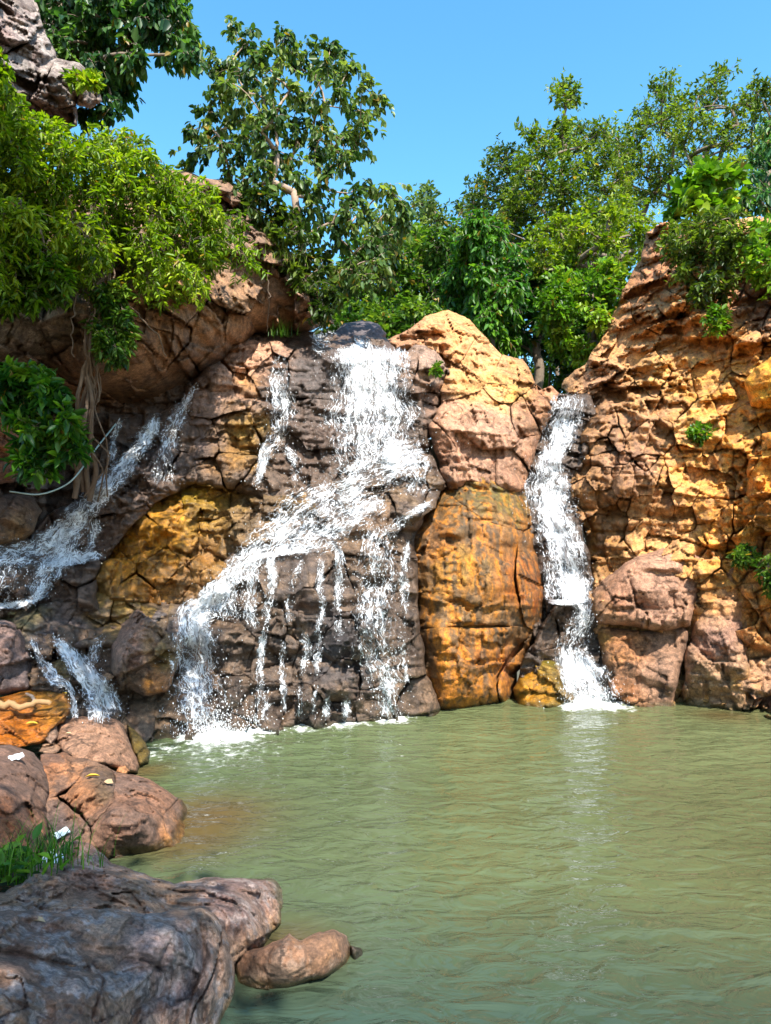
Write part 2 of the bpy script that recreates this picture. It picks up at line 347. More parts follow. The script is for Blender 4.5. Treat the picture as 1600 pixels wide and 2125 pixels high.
def paint(P, px, py, spec, seed, cellrand):
    """base colour of the stone: patches of differently stained rock with ragged borders"""
    base = np.array(spec['base']); n = len(px)
    wx = 26 * fbm(P * 1.6, 4, seed + 21, 0.6); wy = 26 * fbm(P * 1.6 + 40, 4, seed + 22, 0.6)
    num = np.tile(base, (n, 1)) * 0.12; den = np.full(n, 0.12)
    wetn = np.full(n, 0.12 * spec.get('wet', 0.0))
    for s in spec.get('spots', ()):
        x, y, r, col_ = s[:4]; w = s[4] if len(s) > 4 else spec.get('wet', 0.0)
        ry = s[5] if len(s) > 5 else r
        k = np.exp(-1.4 * (((px + wx - x) / r) ** 2 + ((py + wy - y) / ry) ** 2)) * 1.0
        num += k[:, None] * np.array(col_); den += k; wetn += k * w
    col = num / den[:, None]; wet = wetn / den
    m = fbm(P * 2.3, 5, seed + 23, 0.62)
    a = spec.get('alt')
    if a is not None:
        k = np.clip((m - 0.05) * 3.0, 0, 1)[:, None] * spec.get('altk', 0.6); col = col * (1 - k) + np.array(a) * k
    st = spec.get('streak', 0)
    if st:
        sv = fbm(P * np.array([5.0, 5.0, 0.5]), 4, seed + 27, 0.6); k = np.clip((sv - 0.02) * 4, 0, 1) * st
        col = col * (1 - k[:, None]) + np.array(spec.get('streakc', (0.03, 0.025, 0.02))) * k[:, None]
        s2 = fbm(P * np.array([6.5, 6.5, 0.6]) + 9, 3, seed + 28, 0.6); k = np.clip((s2 - 0.12) * 4, 0, 1) * st * spec.get('streak2', 0.0)
        col = col * (1 - k[:, None]) + np.array(spec.get('streakc2', (0.35, 0.18, 0.02))) * k[:, None]
    col = col * (1 + 0.30 * m)[:, None] * cellrand
    col = col * spec.get('gain', 1.0)
    li = spec.get('lichen', 0)
    if li:
        k = np.clip((fbm(P * 4.5, 5, seed + 31, 0.7) - 0.12) * 5, 0, 1) * li
        col = col * (1 - k[:, None]) + np.array(spec.get('lichenc', c(150, 145, 140))) * k[:, None]
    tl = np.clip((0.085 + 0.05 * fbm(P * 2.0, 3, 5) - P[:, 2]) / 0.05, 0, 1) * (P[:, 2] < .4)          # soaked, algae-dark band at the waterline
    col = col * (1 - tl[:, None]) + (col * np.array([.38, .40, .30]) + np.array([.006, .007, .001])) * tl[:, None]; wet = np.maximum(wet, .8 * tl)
    return np.clip(col, 0.004, 0.9), np.clip(wet, 0, 1)
def grid_mesh(s, X, Y, step):
    """quads of a pixel grid where the signed distance s is inside; the rim is pulled onto the outline"""
    ok = s > -step * 0.95
    q = ok[:-1, :-1] & ok[1:, :-1] & ok[:-1, 1:] & ok[1:, 1:]
    inn = s > 0
    q &= inn[:-1, :-1] | inn[1:, :-1] | inn[:-1, 1:] | inn[1:, 1:]
    if q.sum() < 6: return None
    gy, gx = np.gradient(s, step); g2 = gx * gx + gy * gy + 1e-6
    mv = np.where(s < 0, -s, 0); mv = np.minimum(mv, step)
    XX = X + gx / np.sqrt(g2) * mv; YY = Y + gy / np.sqrt(g2) * mv
    H, W = s.shape; idx = np.arange(H * W).reshape(H, W)
    F = np.stack([idx[:-1, :-1][q], idx[1:, :-1][q], idx[1:, 1:][q], idx[:-1, 1:][q]], -1)
    used = np.unique(F); mp = -np.ones(H * W, int); mp[used] = np.arange(len(used))
    return used, mp[F], XX.ravel()[used], YY.ravel()[used], np.maximum(s.ravel()[used], 0)
def rim_edges(F):
    E = np.concatenate([F[:, [0, 1]], F[:, [1, 2]], F[:, [2, 3]], F[:, [3, 0]]]); k = E.min(1).astype(np.int64) * 10_000_000 + E.max(1)
    u, inv, cnt = np.unique(k, return_inverse=True, return_counts=True)
    return E[cnt[inv] == 1]
def build_piece(name, s, ds, X, Yg, step, depth, o, seed, parent, off=0, tilt=(0, 0), ctr=(0, 0), cellrand=1.0, rec=True, gm=None):
    g = grid_mesh(s, X, Yg, step)
    if g is None: return None
    used, F, px, py, dist = g
    Y0 = depth(px, py); P0 = unproject(px, py, Y0)
    dsil = np.maximum(ds.ravel()[used], 0)
    Rr, T = o.get('roll', (60, 0.5)); e = np.clip(dsil / Rr, 0, 1); d = T * (1 - np.sqrt(e * (2 - e)))
    Ri, Ti = o.get('iroll', (8, 0.06)); e = np.clip(dist / Ri, 0, 1); d = d + Ti * (1 - np.sqrt(e * (2 - e))) * (1 if gm is None else gm.ravel()[used])
    d = d + off + tilt[0] * (px - ctr[0]) / 100 + tilt[1] * (py - ctr[1]) / 100
    d = d + displacement(P0, o.get('A', 0.35), o.get('rough', 1.0), o.get('fold', 0.0), o.get('dseed', seed), o.get('freq', 1.0), o.get('strata'))
    Yd = np.maximum(Y0 + d, 1.5); V = unproject(px, py, Yd)
    if rec: record(px, py, Yd)
    col, wet = paint(V, px, py, o['paint'], seed, cellrand)
    # sides and back: the stone goes back by its thickness and closes
    th = o.get('thick', 0.8); rim = rim_edges(F); rv = np.unique(rim); mp = -np.ones(len(V), int); n0 = len(V); mp[rv] = n0 + np.arange(len(rv))
    cpx, cpy = px.mean(), py.mean(); B = unproject(px[rv] + (cpx - px[rv]) * 0.04, py[rv] + (cpy - py[rv]) * 0.04, Yd[rv] + th)
    Q = np.stack([rim[:, 1], rim[:, 0], mp[rim[:, 0]], mp[rim[:, 1]]], -1)
    ci = n0 + len(rv); T3 = np.stack([mp[rim[:, 1]], mp[rim[:, 0]], np.full(len(rim), ci)], -1)
    bc = B.mean(0)
    V = np.concatenate([V, B, bc[None]]); col = np.concatenate([col, col[rv], col.mean(0)[None]]); wet = np.concatenate([wet, wet[rv], [0]])
    return mesh_obj(name, V, [np.concatenate([F, Q]), T3], ROCK, parent, col, {'wet': wet}, smooth=o.get('smooth', False))
def rock(name, poly, ctrl, o, seed, seeds=None, label=None, cat=None, group=None, part='rock_block', jitter=0.045):
    """one rock (seeds None) or a face of bedrock with separate blocks standing proud of it"""
    step = o.get('step', 3.0); P = fractal_poly(poly, jitter, 3, seed)
    x0, y0 = P.min(0) - 2 * step; x1, y1 = P.max(0) + 2 * step
    X, Yg = np.meshgrid(np.arange(x0, x1, step), np.arange(y0, y1, step))
    ds = sdf_poly(P, X, Yg); depth = tps(ctrl); r = np.random.default_rng(seed)
    if seeds is None:
        ob = build_piece(name, ds, ds, X, Yg, step, depth, o, seed, None)
        return tag(ob, label, cat, group)
    ob_o = dict(o); ob_o['A'] = o.get('A', .35) * .6; ob_o['rough'] = 0.0; ob_o['iroll'] = (10, 0)
    st2 = step * 3; X2, Y2 = np.meshgrid(np.arange(x0, x1, st2), np.arange(y0, y1, st2)); ds2 = sdf_poly(P, X2, Y2)
    back = o.get('back', 0.22) + 0.22; root_s = ds2 - 5
    root = build_piece(name, root_s, ds2, X2, Y2, st2, lambda a, b: depth(a, b) + back, ob_o, seed, None, rec=False)
    tag(root, label, cat, group)
    o = dict(o); o['dseed'] = seed
    sd = np.array([q[:2] for q in seeds], float); an = o.get('aniso', (1.0, 1.0)); th = o.get('rot', 0.0); ct, st_ = math.cos(th), math.sin(th)
    W3 = np.stack([X / 90, Yg / 90, 0 * X + seed], -1); wa = o.get('warp', 16) * .35
    WX = X + wa * fbm(W3, 4, seed + 1, 0.6); WY = Yg + wa * fbm(W3 + 33, 4, seed + 2, 0.6)
    D = []
    for i, (a, b) in enumerate(sd):
        u = (WX - a) * ct + (WY - b) * st_; v = -(WX - a) * st_ + (WY - b) * ct; pw = o.get('pw', 2.0)
        D.append((np.abs(u * an[0]) ** pw + np.abs(v * an[1]) ** pw) ** (1 / pw) - (seeds[i][2] if len(seeds[i]) > 2 else 0) - r.normal(0, o.get('wvar', 4)))
    D = np.stack(D, 0)
    order = np.sort(D, 0)[:2]
    own = D.argmin(0); gmk = np.clip(o.get('seam', 0.0) + 3.0 * fbm(W3 * 1.1 + 70, 2, seed + 4), 0.0, 1.8); gap = o.get('gap', 3.0) * gmk
    for k in range(len(sd)):
        other = np.where(own == k, order[1], order[0]); sk = np.minimum(ds, (other - D[k]) / 2 - gap / 2)
        if (sk > 0).sum() < 8: continue
        jj = np.where((sk > -3 * step).any(0))[0]; ii = np.where((sk > -3 * step).any(1))[0]
        sl = (slice(max(ii[0] - 1, 0), ii[-1] + 2), slice(max(jj[0] - 1, 0), jj[-1] + 2))
        build_piece(part, sk[sl], ds[sl], X[sl], Yg[sl], step, depth, o, seed + 101 * (k + 1), root, off=r.normal(0, o.get('coff', 0.07)),
                    tilt=(r.normal(0, o.get('ctilt', 0.06)), r.normal(0, o.get('ctilt', 0.06))), ctr=sd[k], cellrand=1 + r.normal(0, o.get('ccol', 0.10)), gm=np.minimum(gmk, 1.2)[sl])
    return root
def poisson(poly, dmin, seed, ys=1.0, n=4000, inset=0):
    r = np.random.default_rng(seed); P = np.array(poly, float); lo, hi = P.min(0), P.max(0)
    cand = lo + r.random((n, 2)) * (hi - lo); s = sdf_poly(P, cand[:, 0], cand[:, 1]); cand = cand[s > inset]; out = []
    for q in cand:
        if all((q[0] - p[0]) ** 2 + ((q[1] - p[1]) * ys) ** 2 > dmin * dmin for p in out): out.append(q)
    return np.array(out)

# ================================================================== LARGE STRUCTURE: terrain and rock faces
TAN = c(214, 150, 92); YEL = c(226, 160, 56); PINK = c(168, 130, 100); DARK = c(104, 84, 70); WETD = c(98, 78, 64); BROWN = c(140, 98, 70)
GREY = c(150, 138, 126); OCH = c(186, 118, 26); MOSS = c(130, 116, 30); RUST = c(176, 98, 44); ORA = c(206, 122, 44)

# plateau behind the falls, rising to the wood; one sheet out to the horizon
gx, gy = np.meshgrid(np.linspace(-1, 1, 90), np.linspace(0, 1, 80)); gy2 = 15.5 + 900 * gy ** 3; gx2 = gx * (30 + gy2 * 1.1)
gz = 5.0 + 0.05 * np.minimum(gy2 - 15, 40) + 0.5 * fbm(np.stack([gx2 * .12, gy2 * .12, gx2 * 0], -1), 3, 3)
gz = np.where((gx2 < -1.5) & (gy2 < 40), gz + 2.0 * np.clip((-1.5 - gx2) / 4, 0, 1), gz)
idx = np.arange(gx.size).reshape(gx.shape)
GF = np.stack([idx[:-1, :-1], idx[:-1, 1:], idx[1:, 1:], idx[1:, :-1]], -1).reshape(-1, 4)
SOIL = plain_material('forest_soil', (0.075, 0.06, 0.03), 0.95, 3, 0.5, 0.6)
tag(mesh_obj('ground', np.stack([gx2, gy2, gz], -1).reshape(-1, 3), GF, SOIL, smooth=True), 'leaf-strewn plateau under the trees behind the falls', 'ground', kind='structure')
# bed of the pool and of the bank beside it
gx, gy = np.meshgrid(np.linspace(-16, 16, 70), np.linspace(-14, 16.2, 70)); gz = -1.1 + 0.25 * fbm(np.stack([gx * .3, gy * .3, gx * 0], -1), 3, 5)
gz = gz + 1.35 * np.clip((-2.4 - gx) / 2.0, 0, 1) * np.clip((8.5 - gy) / 2, 0, 1) + 1.0 * np.clip((2.2 - gy) / 2, 0, 1)
idx = np.arange(gx.size).reshape(gx.shape); GF = np.stack([idx[:-1, :-1], idx[:-1, 1:], idx[1:, 1:], idx[1:, :-1]], -1).reshape(-1, 4)
tag(mesh_obj('pool_bed', np.stack([gx, gy, gz], -1).reshape(-1, 3), GF, plain_material('silt', (0.16, 0.12, 0.06), 0.95, 4, 0.4, 0.4), smooth=True), 'silty bed under the green pool', 'ground', kind='structure')

CLIFF = dict(strata=(1.0, .22, .15), A=0.34, rough=1.0, step=3.0, gap=2.5, thick=0.7)
# --- back wall of the cave under the left overhang
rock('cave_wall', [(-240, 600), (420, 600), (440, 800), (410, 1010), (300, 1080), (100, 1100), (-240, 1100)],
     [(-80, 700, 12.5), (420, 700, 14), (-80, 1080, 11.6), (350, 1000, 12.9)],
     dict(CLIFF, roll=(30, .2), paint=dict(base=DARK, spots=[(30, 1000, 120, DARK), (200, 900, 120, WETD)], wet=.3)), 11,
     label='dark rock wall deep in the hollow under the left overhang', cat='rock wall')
# --- left overhanging cliff
LEFT = [(-240, 400), (120, 380), (250, 372), (390, 356), (470, 372), (530, 430), (590, 520), (650, 585), (680, 640), (694, 672), (640, 688), (600, 692), (530, 690), (470, 735), (435, 765), (400, 800), (345, 848), (230, 862), (180, 850), (110, 832), (50, 795), (-10, 742), (-240, 700)]
rock('overhanging_cliff', LEFT, [(-90, 600, 8.8), (0, 690, 9.3), (190, 700, 10.3), (300, 760, 11.0), (450, 650, 12.2), (690, 660, 14.2), (400, 380, 13.2), (0, 420, 10.8), (350, 840, 13.2), (60, 790, 11.0), (200, 850, 12.6), (300, 800, 11.6), (180, 790, 10.9), (600, 540, 13.4)],
     dict(CLIFF, A=.42, thick=1.6, roll=(70, .9), iroll=(12, .10), coff=.10, ctilt=.10, freq=.8, back=.3,
          paint=dict(gain=0.98, base=PINK, alt=c(116, 92, 74), altk=.7, wet=.1,
                     spots=[(60, 690, 110, GREY), (150, 660, 60, c(160, 140, 115)), (110, 800, 70, c(165, 105, 66)), (330, 740, 130, c(158, 116, 82)), (330, 640, 110, c(176, 126, 80)), (520, 610, 110, c(180, 136, 94)), (600, 590, 70, c(150, 112, 92)), (480, 500, 80, c(140, 110, 90)), (420, 790, 70, c(100, 72, 60), .3)],
                     streak=.35, streakc=c(70, 52, 46))), 21,
     seeds=[(70, 690, 10), (140, 790), (230, 640), (300, 755, 22), (350, 620, 15), (430, 690), (495, 690, -8), (520, 590, 22), (620, 610), (440, 470), (250, 490, 10), (560, 500), (640, 668, -10), (80, 520, 10), (390, 400)],
     label='brown overhanging cliff with a pale grey left end, jutting over the left cascade', cat='cliff')
# --- tall peak at the top left
rock('rock_peak', [(-240, -80), (40, -60), (78, 10), (95, 70), (118, 120), (165, 130), (205, 175), (213, 210), (188, 226), (160, 220), (160, 262), (135, 278), (110, 240), (60, 235), (30, 330), (-240, 460)],
     [(-90, 100, 10.0), (60, 30, 11.4), (110, 150, 11.0), (205, 200, 10.9), (140, 265, 11.2), (-80, 400, 9.8), (20, 300, 10.3)],
     dict(CLIFF, A=.4, rough=1.1, freq=1.1, thick=2.0, roll=(50, .6), iroll=(11, .11), ctilt=.12,
          paint=dict(gain=1.15, base=GREY, alt=c(104, 88, 82), altk=.7, spots=[(40, 90, 90, c(158, 146, 138)), (120, 180, 60, c(150, 134, 122)), (70, 230, 60, c(120, 92, 82)), (10, 60, 50, c(120, 88, 78)), (190, 200, 40, c(140, 122, 108))], streak=.6, streakc=c(86, 66, 62))), 31,
     seeds=[(20, 60, 10), (60, 150, 20), (120, 180, 10), (190, 200), (60, 250), (145, 250, -6), (-40, 280)],
     label='tall weathered grey rock peak at the top left with dark streaks', cat='rock peak')
# --- boulder under the cave mouth, far left
rock('boulder', [(-80, 838), (20, 848), (52, 868), (62, 905), (46, 960), (28, 1002), (-80, 1015)], [(-80, 900, 9.0), (40, 880, 9.7), (30, 990, 9.6)],
     dict(CLIFF, rough=.5, A=.25, roll=(45, .5), smooth=False, paint=dict(base=c(176, 112, 74), alt=c(110, 74, 58), spots=[(10, 880, 50, c(186, 118, 76)), (20, 970, 50, c(110, 82, 72))])), 41,
     label='rust-brown boulder cut off by the left edge below the overhang', cat='boulder')
rock('boulder', [(-80, 1028), (30, 1026), (70, 1032), (88, 1060), (70, 1105), (20, 1130), (-80, 1135)], [(-80, 1060, 9.6), (70, 1050, 10.3), (20, 1125, 10.1)],
     dict(CLIFF, rough=.5, A=.22, roll=(34, .4), paint=dict(base=c(120, 92, 70), alt=c(82, 66, 56), wet=.5, spots=[(40, 1100, 40, c(140, 102, 50), .6), (20, 1050, 60, c(112, 88, 76), .3)])), 42,
     label='rounded wet brown boulder beside the left cascade, at the left edge', cat='boulder')
# --- bed of the left cascade
rock('cascade_bed', [(-240, 1120), (60, 1105), (110, 1060), (190, 1030), (205, 960), (240, 870), (330, 858), (380, 830), (400, 800), (420, 900), (410, 1000), (320, 1045), (250, 1120), (200, 1200), (210, 1270), (-240, 1290)],
     [(320, 862, 12.4), (240, 890, 12.4), (400, 820, 12.7), (395, 1000, 12.1), (150, 1060, 11.2), (50, 1130, 10.8), (-60, 1130, 10.3), (0, 1255, 10.0), (200, 1190, 10.7), (100, 1255, 10.2), (290, 1000, 11.8)],
     dict(CLIFF, A=.30, roll=(24, .25), coff=.10, ctilt=.12, paint=dict(gain=1.10, base=WETD, alt=c(96, 74, 58), wet=.75, spots=[(300, 960, 60, c(86, 74, 70), .8), (150, 1100, 70, c(92, 72, 62), .8)])), 51,
     seeds=[(280, 890), (250, 960), (330, 960), (380, 880), (370, 990), (220, 1040), (150, 1100), (230, 1110), (100, 1130), (40, 1150), (160, 1180), (60, 1210), (-30, 1200), (120, 1250), (0, 1260), (190, 1240), (-60, 1140)],
     label='dark wet stepped rock under the left cascade', cat='rock face')
# --- upper central wall
WALL = [(376, 960), (378, 880), (386, 800), (440, 745), (480, 716), (520, 704), (585, 710), (600, 722), (700, 722), (830, 732), (860, 715), (905, 722), (936, 780), (925, 850), (893, 900), (905, 960), (930, 1010), (860, 1060), (700, 1050), (560, 1050), (440, 1010), (395, 1006)]
rock('rock_wall', WALL, [(380, 900, 12.7), (450, 760, 13.1), (520, 705, 13.6), (590, 720, 13.4), (700, 722, 13.5), (830, 735, 13.6), (905, 725, 14.0), (920, 860, 13.6), (900, 1000, 12.5), (700, 1020, 12.2), (560, 1030, 11.85), (400, 1000, 11.9), (480, 1000, 11.8), (650, 880, 12.9), (480, 880, 12.5)],
     dict(CLIFF, A=.24, roll=(36, .5), iroll=(8, .07), coff=.09, ctilt=.07, thick=1.0, gap=3.2,
          paint=dict(gain=1.12, base=c(104, 84, 68), alt=c(74, 60, 50), altk=.6, wet=.5,
                     spots=[(520, 735, 60, c(212, 160, 126), .0), (460, 820, 60, c(160, 126, 106), .05), (430, 900, 50, c(104, 86, 80), .2), (500, 900, 45, c(168, 128, 52), .4), (475, 940, 35, c(150, 106, 50), .4), (515, 800, 22, c(172, 120, 50), .4), (600, 790, 60, c(92, 80, 74), .8), (660, 770, 50, c(78, 68, 65), .8), (660, 900, 70, c(96, 78, 68), .7), (770, 850, 80, c(82, 72, 66), .85), (880, 760, 40, c(156, 126, 106), .05), (900, 840, 30, c(126, 94, 74), .2)])), 61,
     seeds=[(515, 735, 14), (590, 715, -6), (450, 810, 14), (500, 800), (420, 910, 6), (485, 900, 4), (480, 965, -4), (430, 985), (560, 770, 5), (660, 765, 16), (560, 870), (600, 940, 6), (660, 880, 14), (665, 960), (760, 790, 16), (780, 900, 10), (850, 760), (890, 770, 6), (890, 850), (840, 960), (540, 1010), (740, 1010), (900, 1020)],
     label='broad brown rock wall the main waterfall drops over', cat='rock face')
# --- dome between the two falls
rock('rock_dome', [(795, 708), (850, 682), (882, 656), (930, 643), (975, 663), (1010, 700), (1040, 735), (1085, 745), (1105, 780), (1116, 812), (1145, 800), (1160, 815), (1150, 850), (1125, 900), (1105, 960), (1085, 1022), (1000, 1024), (930, 1020), (900, 935), (888, 885), (915, 840), (920, 770), (850, 735)],
     [(800, 708, 14.6), (930, 645, 15.6), (1085, 748, 15.6), (1110, 850, 14.6), (1085, 985, 13.6), (930, 975, 12.9), (900, 880, 13.1), (925, 770, 13.7), (1000, 800, 14.2), (1000, 900, 13.3), (960, 720, 14.8), (1150, 830, 15.0)],
     dict(CLIFF, A=.26, roll=(44, .6), iroll=(8, .06), coff=.06, ctilt=.06, thick=1.4, rough=.9,
          paint=dict(base=c(188, 134, 96), alt=c(150, 104, 80), altk=.45,
                     spots=[(930, 680, 70, c(224, 160, 96)), (1000, 760, 60, c(230, 172, 110)), (1050, 810, 40, c(234, 180, 84)), (980, 800, 40, c(226, 168, 90)), (860, 710, 50, c(200, 148, 112)), (980, 880, 80, c(182, 140, 112)), (1060, 880, 40, c(182, 140, 112)), (1115, 880, 26, c(128, 88, 44), .5), (1000, 960, 60, c(176, 136, 110)), (910, 910, 30, c(150, 104, 76))],
                     streak=.22, streakc=c(120, 76, 50))), 71,
     seeds=[(930, 690, 30), (860, 715), (1000, 740, 10), (1060, 770, 10), (960, 790), (1000, 890, 40), (1085, 870), (1040, 815), (925, 930), (1060, 965), (1125, 850), (1100, 940, -4), (1148, 820)],
     label='smooth tan dome of rock between the main fall and the right fall', cat='rock dome')
rock('boulder', [(690, 690), (715, 670), (750, 664), (785, 672), (802, 692), (800, 722), (690, 726)], [(690, 715, 14.8), (750, 668, 15.4), (800, 715, 15.0)],
     dict(CLIFF, A=.12, rough=.3, fold=.6, roll=(26, .5), smooth=True, paint=dict(base=c(92, 84, 88), alt=c(66, 60, 64), wet=.4, spots=[(750, 690, 60, c(96, 86, 86))])), 81,
     label='dark slate-grey boulder in the stream at the head of the main fall', cat='boulder')
# --- ledge the stream crosses before the lip
rock('stream_ledge', [(500, 700), (540, 684), (600, 676), (700, 690), (800, 700), (830, 735), (700, 730), (590, 722)], [(510, 700, 14.2), (600, 678, 15.0), (700, 690, 15.0), (820, 705, 15.0), (700, 728, 14.0), (830, 735, 14.1), (590, 722, 13.9)],
     dict(CLIFF, A=0.22, rough=1.0, roll=(11, 0.13), paint=dict(base=DARK, wet=.7)), 82, label='dark wet ledge the stream crosses above the main fall', cat='rock ledge')
# --- glossy yellow slab left of centre
rock('mossy_slab', [(188, 1205), (235, 1130), (300, 1050), (345, 1022), (400, 1005), (440, 990), (475, 984), (560, 1000), (640, 1000), (660, 1060), (560, 1130), (500, 1170), (455, 1230), (400, 1272), (330, 1262), (200, 1235)],
     [(200, 1215, 10.8), (300, 1060, 12.0), (450, 995, 12.75), (620, 1010, 12.4), (560, 1100, 11.6), (400, 1260, 10.8), (300, 1240, 10.7), (400, 1100, 11.5)],
     dict(CLIFF, A=.26, roll=(26, .35), iroll=(7, .06), coff=.06, ctilt=.08,
          paint=dict(gain=1.25, base=c(130, 98, 50), alt=c(84, 66, 44), altk=.6, wet=.75,
                     spots=[(330, 1100, 70, c(190, 130, 36), .8), (270, 1160, 50, c(170, 112, 30), .8), (440, 1030, 60, c(168, 130, 44), .8), (380, 1020, 26, c(130, 110, 20), .8), (400, 1180, 50, c(140, 96, 44), .7), (500, 1080, 60, c(120, 94, 66), .7), (330, 1220, 40, c(150, 96, 30), .7), (540, 1050, 50, c(112, 92, 74), .7), (390, 1240, 40, c(100, 74, 46), .7)],
                     streak=.35, streakc=c(84, 66, 36))), 91,
     seeds=[(240, 1180), (290, 1120, 10), (340, 1060), (330, 1180, 6), (390, 1120), (370, 1220), (430, 1040, 12), (450, 1110, 6), (430, 1190), (510, 1050), (530, 1110), (590, 1040), (290, 1230), (400, 1250)],
     label='wet golden-brown mossy slab left of the diagonal cascade', cat='rock slab')
# --- sloping shelf of the diagonal cascade
rock('cascade_shelf', [(440, 1240), (460, 1170), (540, 1090), (640, 1010), (760, 960), (830, 925), (890, 950), (925, 1000), (905, 1055), (860, 1085), (760, 1135), (640, 1170), (540, 1190)],
     [(450, 1220, 10.9), (540, 1100, 11.7), (640, 1015, 12.1), (830, 930, 12.6), (970, 1005, 12.6), (950, 1055, 11.9), (860, 1080, 11.5), (760, 1130, 11.2), (640, 1160, 11.0), (540, 1180, 10.9), (740, 1040, 11.9)],
     dict(CLIFF, A=.24, roll=(18, .2), coff=.07, ctilt=.10, paint=dict(gain=1.05, base=c(98, 80, 66), alt=c(118, 94, 68), wet=.8)), 101,
     seeds=[(480, 1180), (550, 1130), (620, 1080), (600, 1150), (690, 1040), (700, 1110), (770, 990), (780, 1060), (850, 960), (850, 1030), (920, 990), (920, 1050), (780, 1110)],
     label='sloping wet shelf under the diagonal white cascade', cat='rock shelf')
# --- dark dome below the cascade, standing in the pool
rock('wet_rock_bluff', [(428, 1300), (462, 1200), (520, 1150), (640, 1142), (700, 1110), (735, 1060), (800, 1040), (850, 1048), (880, 1070), (860, 1120), (868, 1200), (872, 1300), (885, 1400), (915, 1470), (915, 1500), (800, 1515), (700, 1525), (560, 1535), (460, 1530), (452, 1400)],
     [(440, 1300, 10.7), (520, 1155, 10.9), (640, 1145, 10.9), (790, 1045, 11.6), (860, 1060, 11.7), (860, 1200, 11.3), (880, 1400, 11.1), (910, 1490, 10.95), (700, 1500, 10.45), (500, 1515, 10.1), (650, 1300, 10.55), (560, 1220, 10.6), (760, 1200, 11.0)],
     dict(CLIFF, A=.22, roll=(34, .45), iroll=(7, .07), coff=.09, ctilt=.05, gap=2.0, aniso=(1,1.1), strata=(1.1,.20,.05),
          paint=dict(gain=1.05, base=c(94, 76, 62), alt=c(116, 92, 70), altk=.5, wet=.7, spots=[(800, 1070, 50, c(120, 92, 66), .6), (650, 1200, 60, c(84, 70, 62), .7), (700, 1350, 60, c(70, 64, 64), .5), (890, 1440, 40, c(110, 86, 66), .4), (720, 1130, 50, c(116, 90, 66), .6), (640, 1460, 60, c(88, 72, 60), .6)],
                     streak=.3, streakc=c(46, 42, 44))), 111,
     seeds=[(500, 1230, 10), (580, 1200, 8), (560, 1290), (480, 1350, 8), (500, 1450), (570, 1370, 6), (560, 1450), (640, 1280, 12), (650, 1180), (640, 1380, 8), (630, 1460, 2), (700, 1220, 8), (710, 1320), (700, 1420, 6), (770, 1100, 10), (760, 1200), (830, 1100), (800, 1300, 10), (840, 1220), (790, 1420, 6), (770, 1480), (880, 1450), (860, 1360), (700, 1490), (470, 1510)],
     label='dark wet bluff with thin trickles, rising from the pool below the cascade', cat='rock bluff')
# --- orange block
rock('stained_block', [(842, 1130), (860, 1090), (896, 1056), (912, 1015), (945, 978), (1005, 962), (1060, 968), (1090, 1010), (1108, 1090), (1128, 1180), (1136, 1260), (1112, 1335), (1090, 1372), (1068, 1400), (1072, 1470), (960, 1490), (905, 1495), (876, 1430), (862, 1320), (853, 1220)],
     [(850, 1150, 11.5), (900, 1066, 11.9), (1010, 990, 13.0), (1080, 1000, 13.2), (1120, 1150, 12.7), (1130, 1260, 12.5), (1080, 1390, 12.3), (1070, 1462, 12.0), (950, 1470, 11.3), (890, 1420, 11.2), (980, 1200, 11.45), (980, 1340, 11.4), (1060, 1220, 11.8), (960, 1090, 11.8)],
     dict(CLIFF, A=.17, roll=(95, 1.25), iroll=(8, .08), coff=.04, ctilt=.03, gap=3.0, seam=.7, rough=.9, thick=1.3, warp=10,
          paint=dict(base=c(150, 98, 44), alt=c(128, 92, 54), altk=.5, wet=.35,
                     spots=[(900, 1110, 34, c(178, 112, 44)), (865, 1200, 26, c(110, 86, 62), .5), (870, 1120, 24, c(104, 84, 62), .6), (950, 1062, 40, c(112, 92, 60), .7), (990, 1110, 50, c(150, 100, 54)), (950, 1250, 60, c(176, 118, 40)), (900, 1210, 30, c(186, 124, 26)), (1060, 1300, 40, c(134, 98, 60)), (1080, 1200, 36, c(186, 104, 30), .4), (1115, 1230, 30, c(176, 90, 24), .5), (940, 1390, 55, c(206, 124, 22)), (1000, 1430, 50, c(186, 116, 36)), (1030, 1370, 30, c(172, 102, 56)), (880, 1380, 26, c(96, 76, 62), .3), (1010, 1020, 60, c(120, 110, 56), .6), (1060, 1040, 30, c(150, 120, 30), .6), (960, 1170, 40, c(160, 122, 36))],
                     streak=.75, streakc=c(92, 74, 52), streak2=.8, streakc2=c(210, 128, 20))), 121,
     seeds=[(965, 1190, 62), (1110, 1190, 4), (965, 1400, 50), (1035, 1030, 2), (1050, 1415, -4), (880, 1440, -10)],
     label='big orange-stained block with a long horizontal crack, in the middle of the picture', cat='rock block')
